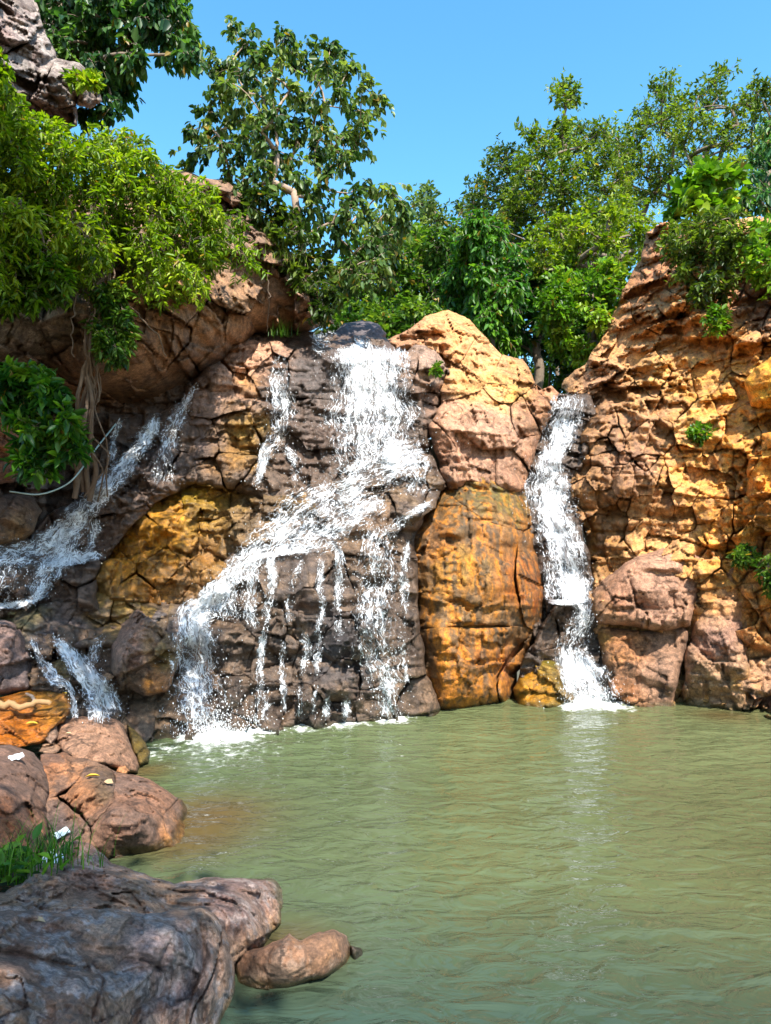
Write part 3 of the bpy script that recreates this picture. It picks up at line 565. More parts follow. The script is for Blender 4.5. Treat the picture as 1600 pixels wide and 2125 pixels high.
# --- bed of the right fall
rock('cascade_bed', [(1135, 830), (1150, 815), (1225, 815), (1240, 870), (1215, 950), (1200, 1040), (1225, 1150), (1240, 1260), (1270, 1350), (1290, 1470), (1180, 1480), (1070, 1470), (1080, 1380), (1110, 1330), (1095, 1260), (1080, 1150), (1060, 1010), (1085, 950)],
     [(1150, 825, 15.6), (1225, 825, 15.5), (1130, 950, 14.6), (1200, 950, 14.4), (1100, 1030, 14.0), (1200, 1040, 13.9), (1150, 1150, 13.5), (1220, 1180, 13.2), (1160, 1260, 12.95), (1230, 1260, 12.9), (1160, 1350, 12.75), (1250, 1350, 12.6), (1160, 1460, 12.3), (1280, 1450, 12.3)],
     dict(CLIFF, A=.26, roll=(12, .12), coff=.09, ctilt=.12, paint=dict(gain=1.05, base=c(92, 76, 64), alt=c(72, 60, 52), wet=.8, spots=[(1170, 1310, 40, c(92, 70, 52), .7)])), 131,
     seeds=[(1170, 840), (1210, 860), (1150, 910), (1190, 940), (1120, 980), (1170, 1010), (1110, 1060), (1160, 1090), (1200, 1110), (1150, 1160), (1200, 1200), (1150, 1230), (1130, 1310), (1190, 1300), (1230, 1340), (1150, 1390), (1220, 1420), (1120, 1440), (1260, 1440)],
     label='dark wet rock steps under the right-hand fall', cat='rock face')
# --- right cliff
RIGHT = [(1165, 806), (1200, 765), (1222, 742), (1250, 700), (1280, 640), (1300, 590), (1330, 540), (1340, 482), (1370, 462), (1410, 470), (1500, 452), (1700, 440), (2080, 380), (2080, 1640), (1700, 1545), (1600, 1510), (1440, 1490), (1290, 1480), (1262, 1440), (1240, 1340), (1222, 1250), (1215, 1160), (1192, 1060), (1180, 980), (1200, 920), (1228, 860), (1205, 822)]
r_seeds = [tuple(q) for q in poisson(RIGHT, 66, 5, 1.25, 6000, 6)]
r_seeds += [tuple(q) for q in poisson([(1230, 860), (1560, 900), (1560, 1150), (1230, 1150)], 40, 6, 1.2, 1500, 4) if min(math.hypot(q[0] - a[0], q[1] - a[1]) for a in r_seeds) > 26]
rock('cliff', RIGHT, [(1265, 1440, 12.4), (1440, 1475, 12.1), (1600, 1490, 11.6), (1700, 1500, 11.0), (2060, 1580, 9.0), (2060, 900, 10.2), (2060, 400, 12.0), (1190, 1000, 14.1), (1225, 830, 15.5), (1170, 802, 17.2), (1300, 600, 18.0), (1345, 480, 18.4), (1520, 455, 16.4), (1690, 450, 14.5), (1600, 900, 13.0), (1690, 900, 12.3), (1420, 900, 14.1), (1400, 1130, 13.1), (1300, 1130, 13.5), (1600, 1150, 12.2), (1400, 700, 15.6), (1550, 650, 14.9), (1280, 760, 16.4)],
     dict(CLIFF, A=.42, roll=(30, .5), iroll=(7, .07), coff=.13, ctilt=.16, ccol=.10, thick=.8, rough=1.15, gap=1.7, aniso=(1.15, .95), rot=.5, wvar=9, warp=26, back=.3,
          paint=dict(gain=1.00, base=c(212, 158, 96), alt=c(172, 126, 88), altk=.55, wet=.0,
                     spots=[(1330, 560, 70, c(182, 122, 84)), (1370, 490, 50, c(184, 122, 86)), (1300, 680, 60, c(200, 140, 92)), (1400, 680, 70, c(214, 146, 78)), (1330, 760, 80, c(228, 172, 100)), (1260, 790, 50, c(190, 140, 110)), (1400, 780, 60, c(232, 170, 86)), (1500, 720, 70, c(220, 150, 70)), (1580, 640, 60, c(150, 108, 92)), (1590, 560, 60, c(140, 104, 90)), (1580, 800, 60, c(236, 162, 50)), (1480, 830, 60, c(230, 164, 66)), (1560, 900, 60, c(230, 160, 60)), (1590, 1000, 60, c(236, 150, 40)), (1440, 960, 70, c(228, 162, 76)), (1500, 1050, 60, c(228, 156, 66)), (1340, 880, 60, c(182, 134, 96)), (1260, 880, 50, c(130, 92, 62), .5), (1230, 960, 50, c(120, 84, 50), .6), (1260, 1050, 50, c(140, 94, 50), .5), (1300, 960, 50, c(150, 110, 88), .2), (1240, 1130, 40, c(150, 98, 34), .5), (1360, 1080, 60, c(206, 150, 90)), (1330, 1010, 50, c(176, 128, 92)), (1520, 1150, 60, c(232, 156, 52)), (1500, 1280, 60, c(206, 140, 76)), (1590, 1250, 50, c(224, 146, 56)), (1590, 1420, 50, c(150, 116, 92)), (1240, 1330, 30, c(126, 92, 44), .5), (1290, 1450, 40, c(160, 106, 60))],
                     streak=.35, streakc=c(126, 94, 72), streak2=.3, streakc2=c(240, 160, 40))), 141, seeds=r_seeds, jitter=.08,
     label='tall sunlit orange cliff of broken blocks filling the right side', cat='cliff')
rock('rock_overhang', [(1545, 790), (1600, 740), (1700, 720), (1700, 900), (1600, 850), (1560, 845)], [(1550, 820, 13.0), (1690, 740, 12.0), (1690, 880, 12.0), (1600, 800, 12.5)],
     dict(CLIFF, A=.25, roll=(24, .4), paint=dict(base=c(240, 166, 50), alt=c(200, 120, 50))), 145, label='bright yellow jutting ledge high on the right cliff', cat='rock ledge')
rock('rock_overhang', [(1525, 1080), (1548, 1030), (1552, 960), (1580, 900), (1700, 880), (1700, 1120), (1600, 1112), (1560, 1105)], [(1540, 1060, 12.3), (1690, 900, 11.4), (1690, 1110, 11.2), (1580, 920, 12.2)],
     dict(CLIFF, A=.3, roll=(26, .4), thick=1.0, paint=dict(base=c(236, 152, 46), alt=c(206, 120, 50), spots=[(1570, 960, 40, c(240, 160, 60)), (1580, 1080, 40, c(226, 132, 34))])), 146, label='orange overhanging buttress at the right edge with a dark gap beneath', cat='rock ledge')
# --- boulders at the foot of the right cliff
rock('boulder', [(1222, 1262), (1228, 1225), (1270, 1190), (1330, 1150), (1372, 1136), (1440, 1140), (1462, 1165), (1462, 1210), (1440, 1265), (1432, 1300), (1330, 1304), (1290, 1298), (1240, 1300)],
     [(1225, 1250, 12.6), (1375, 1140, 12.7), (1460, 1170, 12.6), (1435, 1290, 11.9), (1300, 1290, 11.9), (1350, 1220, 11.9)],
     dict(CLIFF, A=0.25, rough=1.0, roll=(28, 0.51), paint=dict(gain=1.10, base=c(164, 122, 92), alt=c(130, 98, 78), altk=.5, spots=[(1370, 1220, 60, c(158, 118, 94)), (1310, 1180, 30, c(190, 140, 108)), (1240, 1260, 28, c(130, 90, 46), .5), (1290, 1240, 30, c(150, 100, 70)), (1400, 1150, 30, c(186, 140, 112))])), 151,
     label='large purple-brown boulder lodged above a dark crack, right of the right fall', cat='boulder')
rock('boulder', [(1238, 1312), (1250, 1300), (1330, 1310), (1420, 1300), (1428, 1310), (1418, 1380), (1400, 1440), (1405, 1475), (1300, 1478), (1268, 1440), (1250, 1380)],
     [(1245, 1320, 12.5), (1425, 1310, 12.0), (1405, 1460, 11.9), (1280, 1455, 12.2), (1340, 1380, 11.9)],
     dict(CLIFF, A=0.23, rough=1.0, roll=(20, 0.34), paint=dict(base=c(158, 116, 86), alt=c(126, 94, 72), spots=[(1310, 1340, 40, c(176, 116, 66)), (1250, 1340, 24, c(150, 106, 34), .5), (1290, 1450, 40, c(160, 100, 50), .3), (1370, 1380, 60, c(150, 114, 90))], streak=.2)), 152,
     label='square brown block under the lodged boulder, standing in the pool', cat='boulder')
rock('boulder', [(1412, 1440), (1420, 1360), (1440, 1290), (1470, 1220), (1520, 1175), (1542, 1190), (1545, 1290), (1556, 1380), (1562, 1450), (1545, 1490), (1450, 1488), (1418, 1465)],
     [(1415, 1440, 12.0), (1445, 1290, 12.1), (1530, 1185, 12.4), (1550, 1300, 12.0), (1560, 1450, 11.6), (1480, 1470, 11.5), (1490, 1350, 11.7)],
     dict(CLIFF, A=0.23, rough=1.0, roll=(24, 0.42), paint=dict(base=c(180, 138, 98), alt=c(146, 110, 82), spots=[(1500, 1230, 40, c(222, 156, 90)), (1490, 1330, 50, c(156, 116, 98)), (1490, 1420, 50, c(180, 140, 104)), (1550, 1420, 20, c(206, 150, 76))])), 153,
     label='tall leaning pinkish block at the waterline, third of the blocks right of the right fall', cat='boulder')
rock('boulder', [(1552, 1470), (1575, 1415), (1600, 1405), (1700, 1400), (1700, 1530), (1600, 1500)], [(1560, 1465, 11.7), (1690, 1410, 11.0), (1690, 1520, 10.5), (1600, 1480, 11.2)],
     dict(CLIFF, A=0.22, rough=1.0, roll=(19, 0.26), paint=dict(base=c(166, 124, 100), alt=c(120, 92, 80))), 154,
     label='low brown rock at the waterline on the right edge', cat='boulder')
rock('boulder', [(1066, 1470), (1064, 1430), (1078, 1398), (1110, 1375), (1140, 1368), (1172, 1385), (1190, 1415), (1192, 1450), (1186, 1475), (1120, 1482)],
     [(1070, 1460, 11.9), (1140, 1372, 12.5), (1185, 1460, 11.8), (1120, 1470, 11.6), (1125, 1420, 11.8)],
     dict(CLIFF, A=0.17, rough=1.0, roll=(20, 0.38), paint=dict(base=c(150, 108, 26), alt=c(104, 86, 30), wet=.7, spots=[(1095, 1420, 28, c(190, 124, 16), .6), (1150, 1420, 30, c(134, 106, 40), .7), (1140, 1380, 20, c(100, 94, 30), .8)])), 161,
     label='small mossy yellow-green boulder at the foot of the right fall', cat='boulder')
# --- left lower rocks
rock('rock_step', [(-240, 1262), (60, 1256), (150, 1240), (200, 1215), (260, 1235), (330, 1248), (400, 1255), (400, 1330), (330, 1350), (200, 1345), (120, 1340), (-240, 1350)],
     [(-80, 1265, 10.1), (150, 1245, 10.5), (390, 1258, 10.7), (390, 1330, 10.3), (200, 1335, 9.9), (-80, 1340, 9.5), (60, 1300, 9.8)],
     dict(CLIFF, A=.2, roll=(20, .3), coff=.07, ctilt=.10, rough=.8, paint=dict(gain=1.30, base=c(92, 78, 70), alt=c(70, 60, 58), wet=.4, spots=[(230, 1250, 60, c(140, 108, 50), .6), (130, 1290, 60, c(100, 84, 78), .2), (60, 1265, 50, c(104, 92, 50), .5), (300, 1255, 40, c(130, 100, 44), .6)])), 171,
     seeds=[(30, 1275), (-30, 1310), (120, 1270), (80, 1310), (170, 1310), (200, 1260), (260, 1270), (240, 1320), (320, 1280), (370, 1290), (310, 1330)],
     label='dark low rocks in a row between the left cascade and the small twin cascades', cat='rock step')
rock('cascade_bed', [(40, 1300), (250, 1300), (340, 1240), (470, 1235), (480, 1420), (450, 1440), (470, 1500), (470, 1560), (300, 1560), (120, 1560), (60, 1460)],
     [(50, 1310, 9.9), (240, 1310, 10.1), (60, 1450, 9.3), (260, 1430, 9.75), (460, 1250, 11.0), (340, 1250, 10.9), (450, 1440, 10.5), (465, 1530, 9.9), (300, 1550, 9.3), (130, 1540, 8.9)],
     dict(CLIFF, A=.22, roll=(12, .15), coff=.10, ctilt=.12, paint=dict(gain=1.30, base=c(94, 76, 62), alt=c(112, 88, 64), wet=.75, spots=[(330, 1450, 50, c(110, 88, 66), .5)])), 172,
     seeds=[(360, 1280), (430, 1290), (390, 1350), (450, 1370), (380, 1410), (90, 1340), (150, 1350), (210, 1350), (110, 1410), (180, 1420), (230, 1460), (300, 1450), (360, 1460), (430, 1470), (290, 1500), (350, 1510), (420, 1520), (200, 1510), (150, 1480)],
     label='dark wet broken rock under the small blue-shaded cascades at lower left', cat='rock face')
rock('boulder', [(-90, 1290), (10, 1286), (40, 1300), (58, 1345), (72, 1400), (66, 1436), (20, 1442), (-90, 1445)], [(-90, 1350, 8.6), (40, 1310, 9.2), (66, 1430, 8.9), (10, 1440, 8.6)],
     dict(CLIFF, A=0.22, rough=1.0, roll=(28, 0.42), paint=dict(gain=1.30, base=c(104, 86, 80), alt=c(80, 68, 66), spots=[(20, 1330, 30, c(128, 100, 88))])), 181,
     label='rounded grey-brown boulder at the left edge beside the small cascades', cat='boulder')
rock('boulder', [(48, 1312), (90, 1318), (112, 1345), (108, 1372), (82, 1366), (62, 1345)], [(55, 1318, 9.6), (105, 1350, 9.5), (85, 1362, 9.4)],
     dict(CLIFF, A=0.14, rough=1.0, roll=(14, 0.21), paint=dict(base=c(110, 90, 76))), 182, label='small brown rock above the left one of the small cascades', cat='boulder')
rock('boulder', [(96, 1400), (104, 1375), (130, 1362), (160, 1372), (166, 1392), (158, 1425), (130, 1432), (106, 1420)], [(100, 1400, 9.2), (160, 1380, 9.3), (130, 1428, 9.1)],
     dict(CLIFF, A=0.14, rough=1.0, roll=(16, 0.26), paint=dict(base=c(90, 76, 62), alt=c(110, 96, 50), wet=.6)), 183, label='small wet rock between the two small cascades', cat='boulder')
rock('boulder', [(230, 1345), (244, 1300), (285, 1264), (318, 1254), (350, 1268), (372, 1300), (388, 1322), (374, 1372), (348, 1436), (300, 1446), (250, 1425), (232, 1395)],
     [(234, 1350, 9.9), (318, 1258, 10.3), (384, 1322, 10.3), (345, 1430, 9.75), (260, 1425, 9.6), (290, 1350, 9.6)],
     dict(CLIFF, A=0.25, rough=1.0, roll=(27, 0.47), paint=dict(gain=1.25, base=c(128, 98, 80), alt=c(96, 78, 66), wet=.2, spots=[(280, 1330, 40, c(140, 106, 88)), (345, 1290, 30, c(92, 86, 84), .5), (320, 1410, 22, c(190, 116, 22), .4), (335, 1350, 30, c(120, 96, 46), .5), (260, 1410, 30, c(110, 84, 60), .3)])), 191,
     label='angular brown boulder left of the plunging white water, with an ochre foot', cat='boulder')
# --- near left bank
rock('rock_slab', [(-240, 1440), (60, 1428), (140, 1440), (148, 1470), (132, 1500), (90, 1540), (40, 1552), (-240, 1560)], [(-90, 1445, 8.6), (140, 1445, 9.0), (140, 1480, 8.6), (80, 1540, 7.8), (-90, 1550, 7.2), (30, 1490, 8.2)],
     dict(CLIFF, A=0.14, rough=1.0, roll=(9, 0.13), paint=dict(base=c(176, 106, 30), alt=c(126, 80, 36), wet=.85, spots=[(100, 1460, 50, c(150, 106, 40), .8), (40, 1500, 60, c(180, 100, 26), .9)])), 201,
     label='flat orange rock shelf under a film of water at lower left', cat='rock slab')
rock('boulder', [(128, 1560), (112, 1530), (118, 1500), (150, 1488), (200, 1484), (240, 1492), (258, 1506), (268, 1535), (284, 1570), (288, 1606), (262, 1604), (220, 1590), (160, 1588)],
     [(118, 1530, 8.2), (200, 1487, 8.7), (258, 1506, 8.7), (284, 1600, 8.05), (220, 1588, 7.75), (160, 1585, 7.7), (200, 1530, 8.1)],
     dict(CLIFF, A=.13, rough=.8, fold=.4, roll=(18, .3), paint=dict(gain=0.95, base=c(164, 122, 94), alt=c(136, 98, 76), altk=.5)), 211,
     label='angular tan boulder at the left shore of the pool', cat='boulder')
rock('boulder', [(262, 1500), (285, 1520), (312, 1560), (310, 1585), (288, 1592), (276, 1560)], [(265, 1505, 9.0), (310, 1570, 8.7), (285, 1590, 8.4)],
     dict(CLIFF, A=0.11, rough=1.0, roll=(9, 0.21), paint=dict(base=c(112, 90, 36), alt=c(80, 66, 40), wet=.5)), 212, label='mossy olive rock peeping out behind the tan shore boulder', cat='boulder')
rock('stone', [(84, 1530), (92, 1506), (116, 1498), (122, 1530), (106, 1548)], [(90, 1510, 8.2), (118, 1505, 8.3), (105, 1545, 7.9)],
     dict(CLIFF, A=0.10, rough=1.0, roll=(8, 0.13), step=2, paint=dict(base=c(140, 110, 90))), 213, label='small grey-brown stone leaning on the tan shore boulder', cat='stone')
rock('stone', [(80, 1560), (88, 1540), (112, 1538), (130, 1550), (118, 1564), (96, 1566)], [(84, 1556, 7.7), (128, 1550, 7.8), (100, 1564, 7.5)],
     dict(CLIFF, A=0.10, rough=1.0, roll=(8, 0.13), step=2, paint=dict(base=c(160, 122, 94))), 214, label='small wedge-shaped stone below the tan shore boulder', cat='stone')
rock('stone', [(76, 1500), (84, 1486), (104, 1484), (112, 1496), (98, 1508), (82, 1510)], [(80, 1500, 8.4), (108, 1492, 8.5), (90, 1508, 8.2)],
     dict(CLIFF, A=0.08, rough=1.0, roll=(6, 0.10), step=2, paint=dict(base=c(110, 86, 70), wet=.3)), 215, label='small dark stone at the edge of the orange shelf', cat='stone')
rock('stone', [(240, 1604), (246, 1590), (260, 1588), (270, 1600), (262, 1608)], [(242, 1602, 7.7), (268, 1600, 7.7), (255, 1590, 7.8)],
     dict(CLIFF, A=0.07, rough=1.0, roll=(4, 0.07), step=2, paint=dict(base=c(190, 130, 84))), 216, label='tiny orange stone at the foot of the tan shore boulder', cat='stone')
NEAR = dict(freq=1.5, A=.17, rough=.80, fold=1.0, step=3.0, thick=.5, smooth=True, gap=2.5)
rock('rock_slab', [(-240, 1552), (20, 1545), (70, 1562), (98, 1600), (104, 1650), (100, 1720), (110, 1780), (60, 1830), (-240, 1850)],
     [(-90, 1556, 'z', .75), (20, 1550, 'z', .72), (98, 1610, 'z', .48), (100, 1720, 'z', .30), (0, 1650, 'z', .72), (-90, 1800, 'z', .70), (60, 1820, 'z', .30)],
     dict(NEAR, roll=(16, .18), rough=.8, paint=dict(base=c(118, 92, 76), alt=c(92, 72, 62), spots=[(30, 1590, 50, c(132, 98, 80)), (20, 1720, 50, c(150, 92, 56))])), 221,
     label='brown humped slab on the left bank with a white scrap on it', cat='rock slab')
rock('rock_slab', [(84, 1566), (130, 1560), (200, 1580), (262, 1606), (330, 1630), (378, 1660), (402, 1690), (392, 1722), (388, 1752), (330, 1768), (262, 1790), (180, 1800), (110, 1790), (92, 1700), (90, 1620)],
     [(90, 1570, 'z', .52), (200, 1582, 'z', .46), (262, 1608, 'z', .30), (400, 1690, 'z', -.06), (385, 1750, 'z', -.06), (262, 1785, 'z', -.06), (110, 1785, 'z', .10), (95, 1690, 'z', .30), (230, 1680, 'z', .40), (300, 1700, 'z', .32), (130, 1690, 'z', .22)],
     dict(NEAR, roll=(12, .12), fold=1.2, gap=3, iroll=(7, .05), coff=.015, ctilt=.02, ccol=.06, back=.10, warp=26,
          paint=dict(gain=0.85, base=c(150, 112, 86), alt=c(108, 86, 74), altk=.7, spots=[(160, 1640, 40, c(186, 126, 82)), (300, 1650, 60, c(160, 112, 84)), (260, 1720, 70, c(140, 102, 80)), (370, 1740, 30, c(196, 130, 70)), (130, 1700, 30, c(84, 76, 78), .8), (100, 1580, 40, c(170, 108, 66)), (395, 1700, 18, c(110, 92, 34), .5), (220, 1630, 30, c(104, 84, 58), .4)])), 222,
     seeds=[(130, 1600, 6), (190, 1650, 14), (300, 1640, 26), (270, 1720, 40), (130, 1720, 10), (370, 1690, 0)],
     label='long orange-brown slab sloping into the pool from the left bank', cat='rock slab')
rock('boulder', [(-240, 1850), (10, 1852), (60, 1805), (110, 1775), (135, 1738), (190, 1752), (230, 1790), (300, 1812), (360, 1834), (405, 1826), (480, 1822), (560, 1818), (600, 1836), (606, 1850), (598, 1890), (588, 1935), (545, 1968), (500, 2010), (470, 2060), (-240, 2060)],
     [(-90, 1860, 'z', .75), (60, 1808, 'z', .62), (135, 1742, 'z', .46), (230, 1792, 'z', .40), (360, 1836, 'z', .30), (480, 1826, 'z', .20), (604, 1846, 'z', -.06), (592, 1930, 'z', -.06), (500, 2010, 'z', .0), (250, 1900, 'z', .58), (450, 1900, 'z', .38), (0, 2000, 'z', .60), (350, 2000, 'z', .30)],
     dict(NEAR, roll=(26, .25), fold=2.6, paint=dict(gain=1.35, base=c(150, 118, 94), alt=c(106, 84, 70), altk=.7, lichen=.75, lichenc=c(164, 146, 138), spots=[(180, 1770, 60, c(130, 94, 80)), (500, 1860, 60, c(112, 88, 84)), (560, 1930, 30, c(150, 116, 86))])), 231,
     label='folded grey-brown rock ridge running out into the pool at lower left', cat='boulder')
rock('boulder', [(-240, 1902), (20, 1888), (150, 1884), (300, 1896), (400, 1884), (440, 1892), (478, 1930), (498, 1995), (494, 2060), (474, 2112), (430, 2200), (-240, 2200)],
     [(-90, 1905, 'z', .86), (150, 1888, 'z', .74), (300, 1900, 'z', .64), (430, 1895, 'z', .46), (494, 1990, 'z', .10), (490, 2070, 'z', -.06), (440, 2180, 'z', -.05), (250, 2125, 'z', .50), (0, 2150, 'z', .72), (300, 2000, 'z', .60), (420, 2010, 'z', .40)],
     dict(NEAR, roll=(26, .18), fold=2.6, paint=dict(gain=1.35, base=c(148, 118, 96), alt=c(104, 84, 72), altk=.7, lichen=.8, lichenc=c(160, 148, 144), spots=[(80, 1950, 80, c(116, 90, 78)), (120, 2060, 80, c(108, 84, 72)), (350, 2000, 80, c(118, 104, 104))])), 232,
     label='large dark furrowed rock filling the bottom left corner', cat='boulder')
rock('boulder', [(482, 2000), (500, 1972), (560, 1958), (600, 1936), (625, 1952), (650, 1938), (690, 1928), (720, 1942), (736, 1978), (722, 2010), (690, 2032), (640, 2040), (600, 2064), (536, 2072), (492, 2048)],
     [(486, 2010, 'z', .04), (560, 1962, 'z', .24), (640, 1955, 'z', .20), (700, 1935, 'z', .18), (734, 1980, 'z', -.05), (690, 2032, 'z', -.06), (600, 2062, 'z', -.06), (530, 2065, 'z', -.06), (580, 2000, 'z', .20), (680, 1980, 'z', .17)],
     dict(NEAR, roll=(20, .14), fold=.6, A=.08, step=2.5, paint=dict(gain=0.72, base=c(168, 124, 90), alt=c(126, 96, 78), altk=.6, lichen=.3, lichenc=c(170, 150, 132), spots=[(540, 2030, 40, c(150, 108, 78)), (660, 1970, 50, c(180, 130, 92)), (570, 1975, 40, c(190, 126, 80))])), 233,
     label='small two-humped tan rock in the water beside the big dark rock', cat='boulder')
rock('stone', [(728, 1962), (750, 1968), (764, 1985), (752, 2004), (732, 2006)], [(730, 1970, 'z', .10), (762, 1985, 'z', -.03), (740, 2004, 'z', -.04)],
     dict(NEAR, roll=(9, .06), fold=.3, A=.03, step=2, paint=dict(base=c(86, 70, 62), wet=.7)), 234, label='small wet dark stone at the tip of the two-humped rock', cat='stone')
# ================================================================== WATER
def blur(a, n):
    for _ in range(n):
        p = np.pad(a, 1, mode='edge'); a = (p[:-2, 1:-1] + p[2:, 1:-1] + p[1:-1, :-2] + p[1:-1, 2:] + 2 * a) / 6
    return a
def minf(a):
    p = np.pad(a, 1, mode='edge'); return np.min([p[i:i + a.shape[0], j:j + a.shape[1]] for i in range(3) for j in range(3)], 0)
DF = minf(DBUF); DF = np.minimum(DF, 30); DS = np.minimum(blur(minf(DF), 7), DF); DS2 = blur(DF, 30)
def surf(px, py, D=None):
    D = DS if D is None else D
    x = np.clip((np.asarray(px) + BOX) / BR, 0, BW - 1.01); y = np.clip((np.asarray(py) + 20) / BR, 0, BH - 1.01)
    i = y.astype(int); j = x.astype(int); u = x - j; v = y - i
    return (D[i, j] * (1 - u) + D[i, np.minimum(j + 1, BW - 1)] * u) * (1 - v) + (D[np.minimum(i + 1, BH - 1), j] * (1 - u) + D[np.minimum(i + 1, BH - 1), np.minimum(j + 1, BW - 1)] * u) * v
def catmull(p, step):
    p = np.array(p, float); p = np.concatenate([[2 * p[0] - p[1]], p, [2 * p[-1] - p[-2]]]); out = []
    for i in range(1, len(p) - 2):
        n = max(2, int(np.hypot(*(p[i + 1] - p[i])[:2]) / step)); t = np.linspace(0, 1, n, endpoint=False)[:, None]
        a, b, cc, d = p[i - 1], p[i], p[i + 1], p[i + 2]
        out.append(0.5 * (2 * b + (cc - a) * t + (2 * a - 5 * b + 4 * cc - d) * t * t + (3 * b - a - 3 * cc + d) * t ** 3))
    out.append(p[-2][None]); return np.concatenate(out)
OCT_V = np.array([[1, 0, 0], [-1, 0, 0], [0, 1, 0], [0, -1, 0], [0, 0, 1], [0, 0, -1]], float)
OCT_F = np.array([[0, 2, 4], [2, 1, 4], [1, 3, 4], [3, 0, 4], [2, 0, 5], [1, 2, 5], [3, 1, 5], [0, 3, 5]])
def stream(label, paths, seed, spray=1.0, off=0.05, group=None, splash=()):
    r = np.random.default_rng(seed); root = None; DV = []
    for n, path in enumerate(paths):
        q = catmull(path, 3.0); d = np.gradient(q[:, :2], axis=0); d /= np.hypot(d[:, 0], d[:, 1])[:, None] + 1e-9
        d = np.stack([blur(d[:, :1], 6)[:, 0], blur(d[:, 1:], 6)[:, 0]], -1)
        nrm = np.stack([-d[:, 1], d[:, 0]], -1); hw = np.maximum(q[:, 2] * 1.18, 2.5); nt = max(5, int(hw.max() * 2 / 3.0)); t = np.linspace(-1, 1, nt)
        ed = 1 + 0.22 * perlin(np.stack([q[:, 0] / 40, q[:, 1] / 40, 0 * q[:, 0] + seed + n], -1), seed)
        px = q[:, :1] + nrm[:, :1] * t * (hw * ed)[:, None]; py = q[:, 1:2] + nrm[:, 1:] * t * (hw * ed)[:, None]
        Y = np.minimum(surf(px, py), surf(px, py, DS2) + 0.25)
        m = Y / FPX; sl = np.r_[0, np.cumsum(np.hypot(*np.diff(q[:, :2], axis=0).T) * m[:-1].mean(1))]
        S = np.repeat(sl[:, None], nt, 1); T = t * (hw[:, None]) * m
        flow = np.stack([T + n * 3.7, -S, 0 * S + seed], -1)
        nz = fbm(flow * np.array([7, 2.6, 1]), 4, seed, 0.6)
        Y = Y - off - 0.05 - 0.09 * nz
        V = unproject(px, py, Y).reshape(-1, 3)
        dens = q[:, 3:4] - 0.50 * np.abs(t) ** 2.2 + 0.16 * fbm(np.stack([T * 2, S * 1.2, 0 * S + n], -1), 2, seed + 5)
        k = np.linspace(0, 1, len(q))[:, None]; L = sl[-1] + 1e-6
        dens = dens - 0.35 * np.clip(1 - (k * L) / 0.10, 0, 1) - 0.35 * np.clip(1 - ((1 - k) * L) / 0.10, 0, 1)
        idx = np.arange(px.size).reshape(px.shape); F = np.stack([idx[:-1, :-1], idx[1:, :-1], idx[1:, 1:], idx[:-1, 1:]], -1).reshape(-1, 4)
        if root is None:
            root = empty('waterfall', V[0] * [1, 1, 0] + [0, 0, V[:, 2].min()]); tag(root, label, 'waterfall', group)
        mesh_obj('water_sheet', V, F, FALL, root, attrs={'flow': flow.reshape(-1, 3), 'dens': dens.ravel()}, smooth=True)
        nd_ = int(spray * (hw.mean() * 2) * (sl[-1] / m.mean()) / 55 * np.mean(q[:, 3]) * 1.3)
        if nd_ > 0:
            i = r.integers(0, len(q), nd_); tt = r.normal(0, 0.62, nd_)
            ppx = q[i, 0] + nrm[i, 0] * tt * hw[i] + r.normal(0, 2, nd_); ppy = q[i, 1] + nrm[i, 1] * tt * hw[i] + r.normal(0, 2, nd_)
            yy = surf(ppx, ppy, DS2) - off - np.abs(r.normal(0, .12, nd_)) - .03; yy = np.minimum(yy, surf(ppx, ppy) - .03)
            DV.append(np.c_[unproject(ppx, ppy, yy), np.clip(r.lognormal(-5.5, .45, nd_), .002, .010)])
    for (sx, sy, sr, sn) in splash:                    # drops thrown up where the water lands
        base_ = unproject(sx, sy, Yz(sx, sy, 0)); m = base_[1] / FPX; a_ = r.normal(0, .55, sn) * sr * m; hgt = r.exponential(.22, sn) * sr * m * 1.6
        DV.append(np.c_[base_[0] + a_ * (1 + hgt), base_[1] - .05 + r.normal(0, .35, sn) * sr * m * .5, .02 + hgt, np.clip(r.lognormal(-5.3, .45, sn), .002, .010)])
    if DV:
        DV = np.concatenate(DV); nV = len(DV)
        sc = DV[:, 3][:, None, None] * np.array([0.8, 0.8, 1.6])
        V = (DV[:, None, :3] + OCT_V[None] * sc * (1 + .3 * r.normal(0, 1, (nV, 6, 1)))).reshape(-1, 3)
        F = (OCT_F[None] + 6 * np.arange(nV)[:, None, None]).reshape(-1, 3)
        tag(mesh_obj('spray', V, F, SPRAY, root), kind='stuff')
    return root
stream('main white waterfall sweeping left in a diagonal cascade before plunging into the pool', [
    [(768, 716, 62, .62), (768, 735, 70, .84), (768, 780, 76, .82), (768, 830, 82, .77), (770, 880, 90, .70), (772, 930, 96, .64), (780, 975, 92, .58)],
    [(885, 930, 20, .55), (845, 942, 38, .76), (780, 978, 48, .68), (705, 1020, 44, .66), (630, 1072, 54, .66), (560, 1122, 42, .68), (500, 1172, 26, .84), (458, 1220, 24, .90), (430, 1262, 28, .88)],
    [(880, 945, 20, .65), (872, 990, 34, .58), (868, 1032, 38, .58)],
    [(800, 1040, 24, .7), (735, 1075, 30, .70), (680, 1108, 34, .74), (630, 1130, 22, .74), (570, 1142, 7, .75)],
    [(640, 1142, 5, .8), (560, 1152, 5, .8), (500, 1172, 6, .8)],
    [(432, 1256, 26, .95), (402, 1284, 34, .92), (403, 1330, 42, .82), (412, 1390, 50, .72), (422, 1450, 54, .66), (432, 1522, 54, .62)],
    [(500, 1180, 36, .5), (492, 1230, 46, .44), (490, 1290, 44, .40)]], 301, spray=1.2, splash=[(432, 1528, 66, 1500), (480, 1520, 60, 700)])
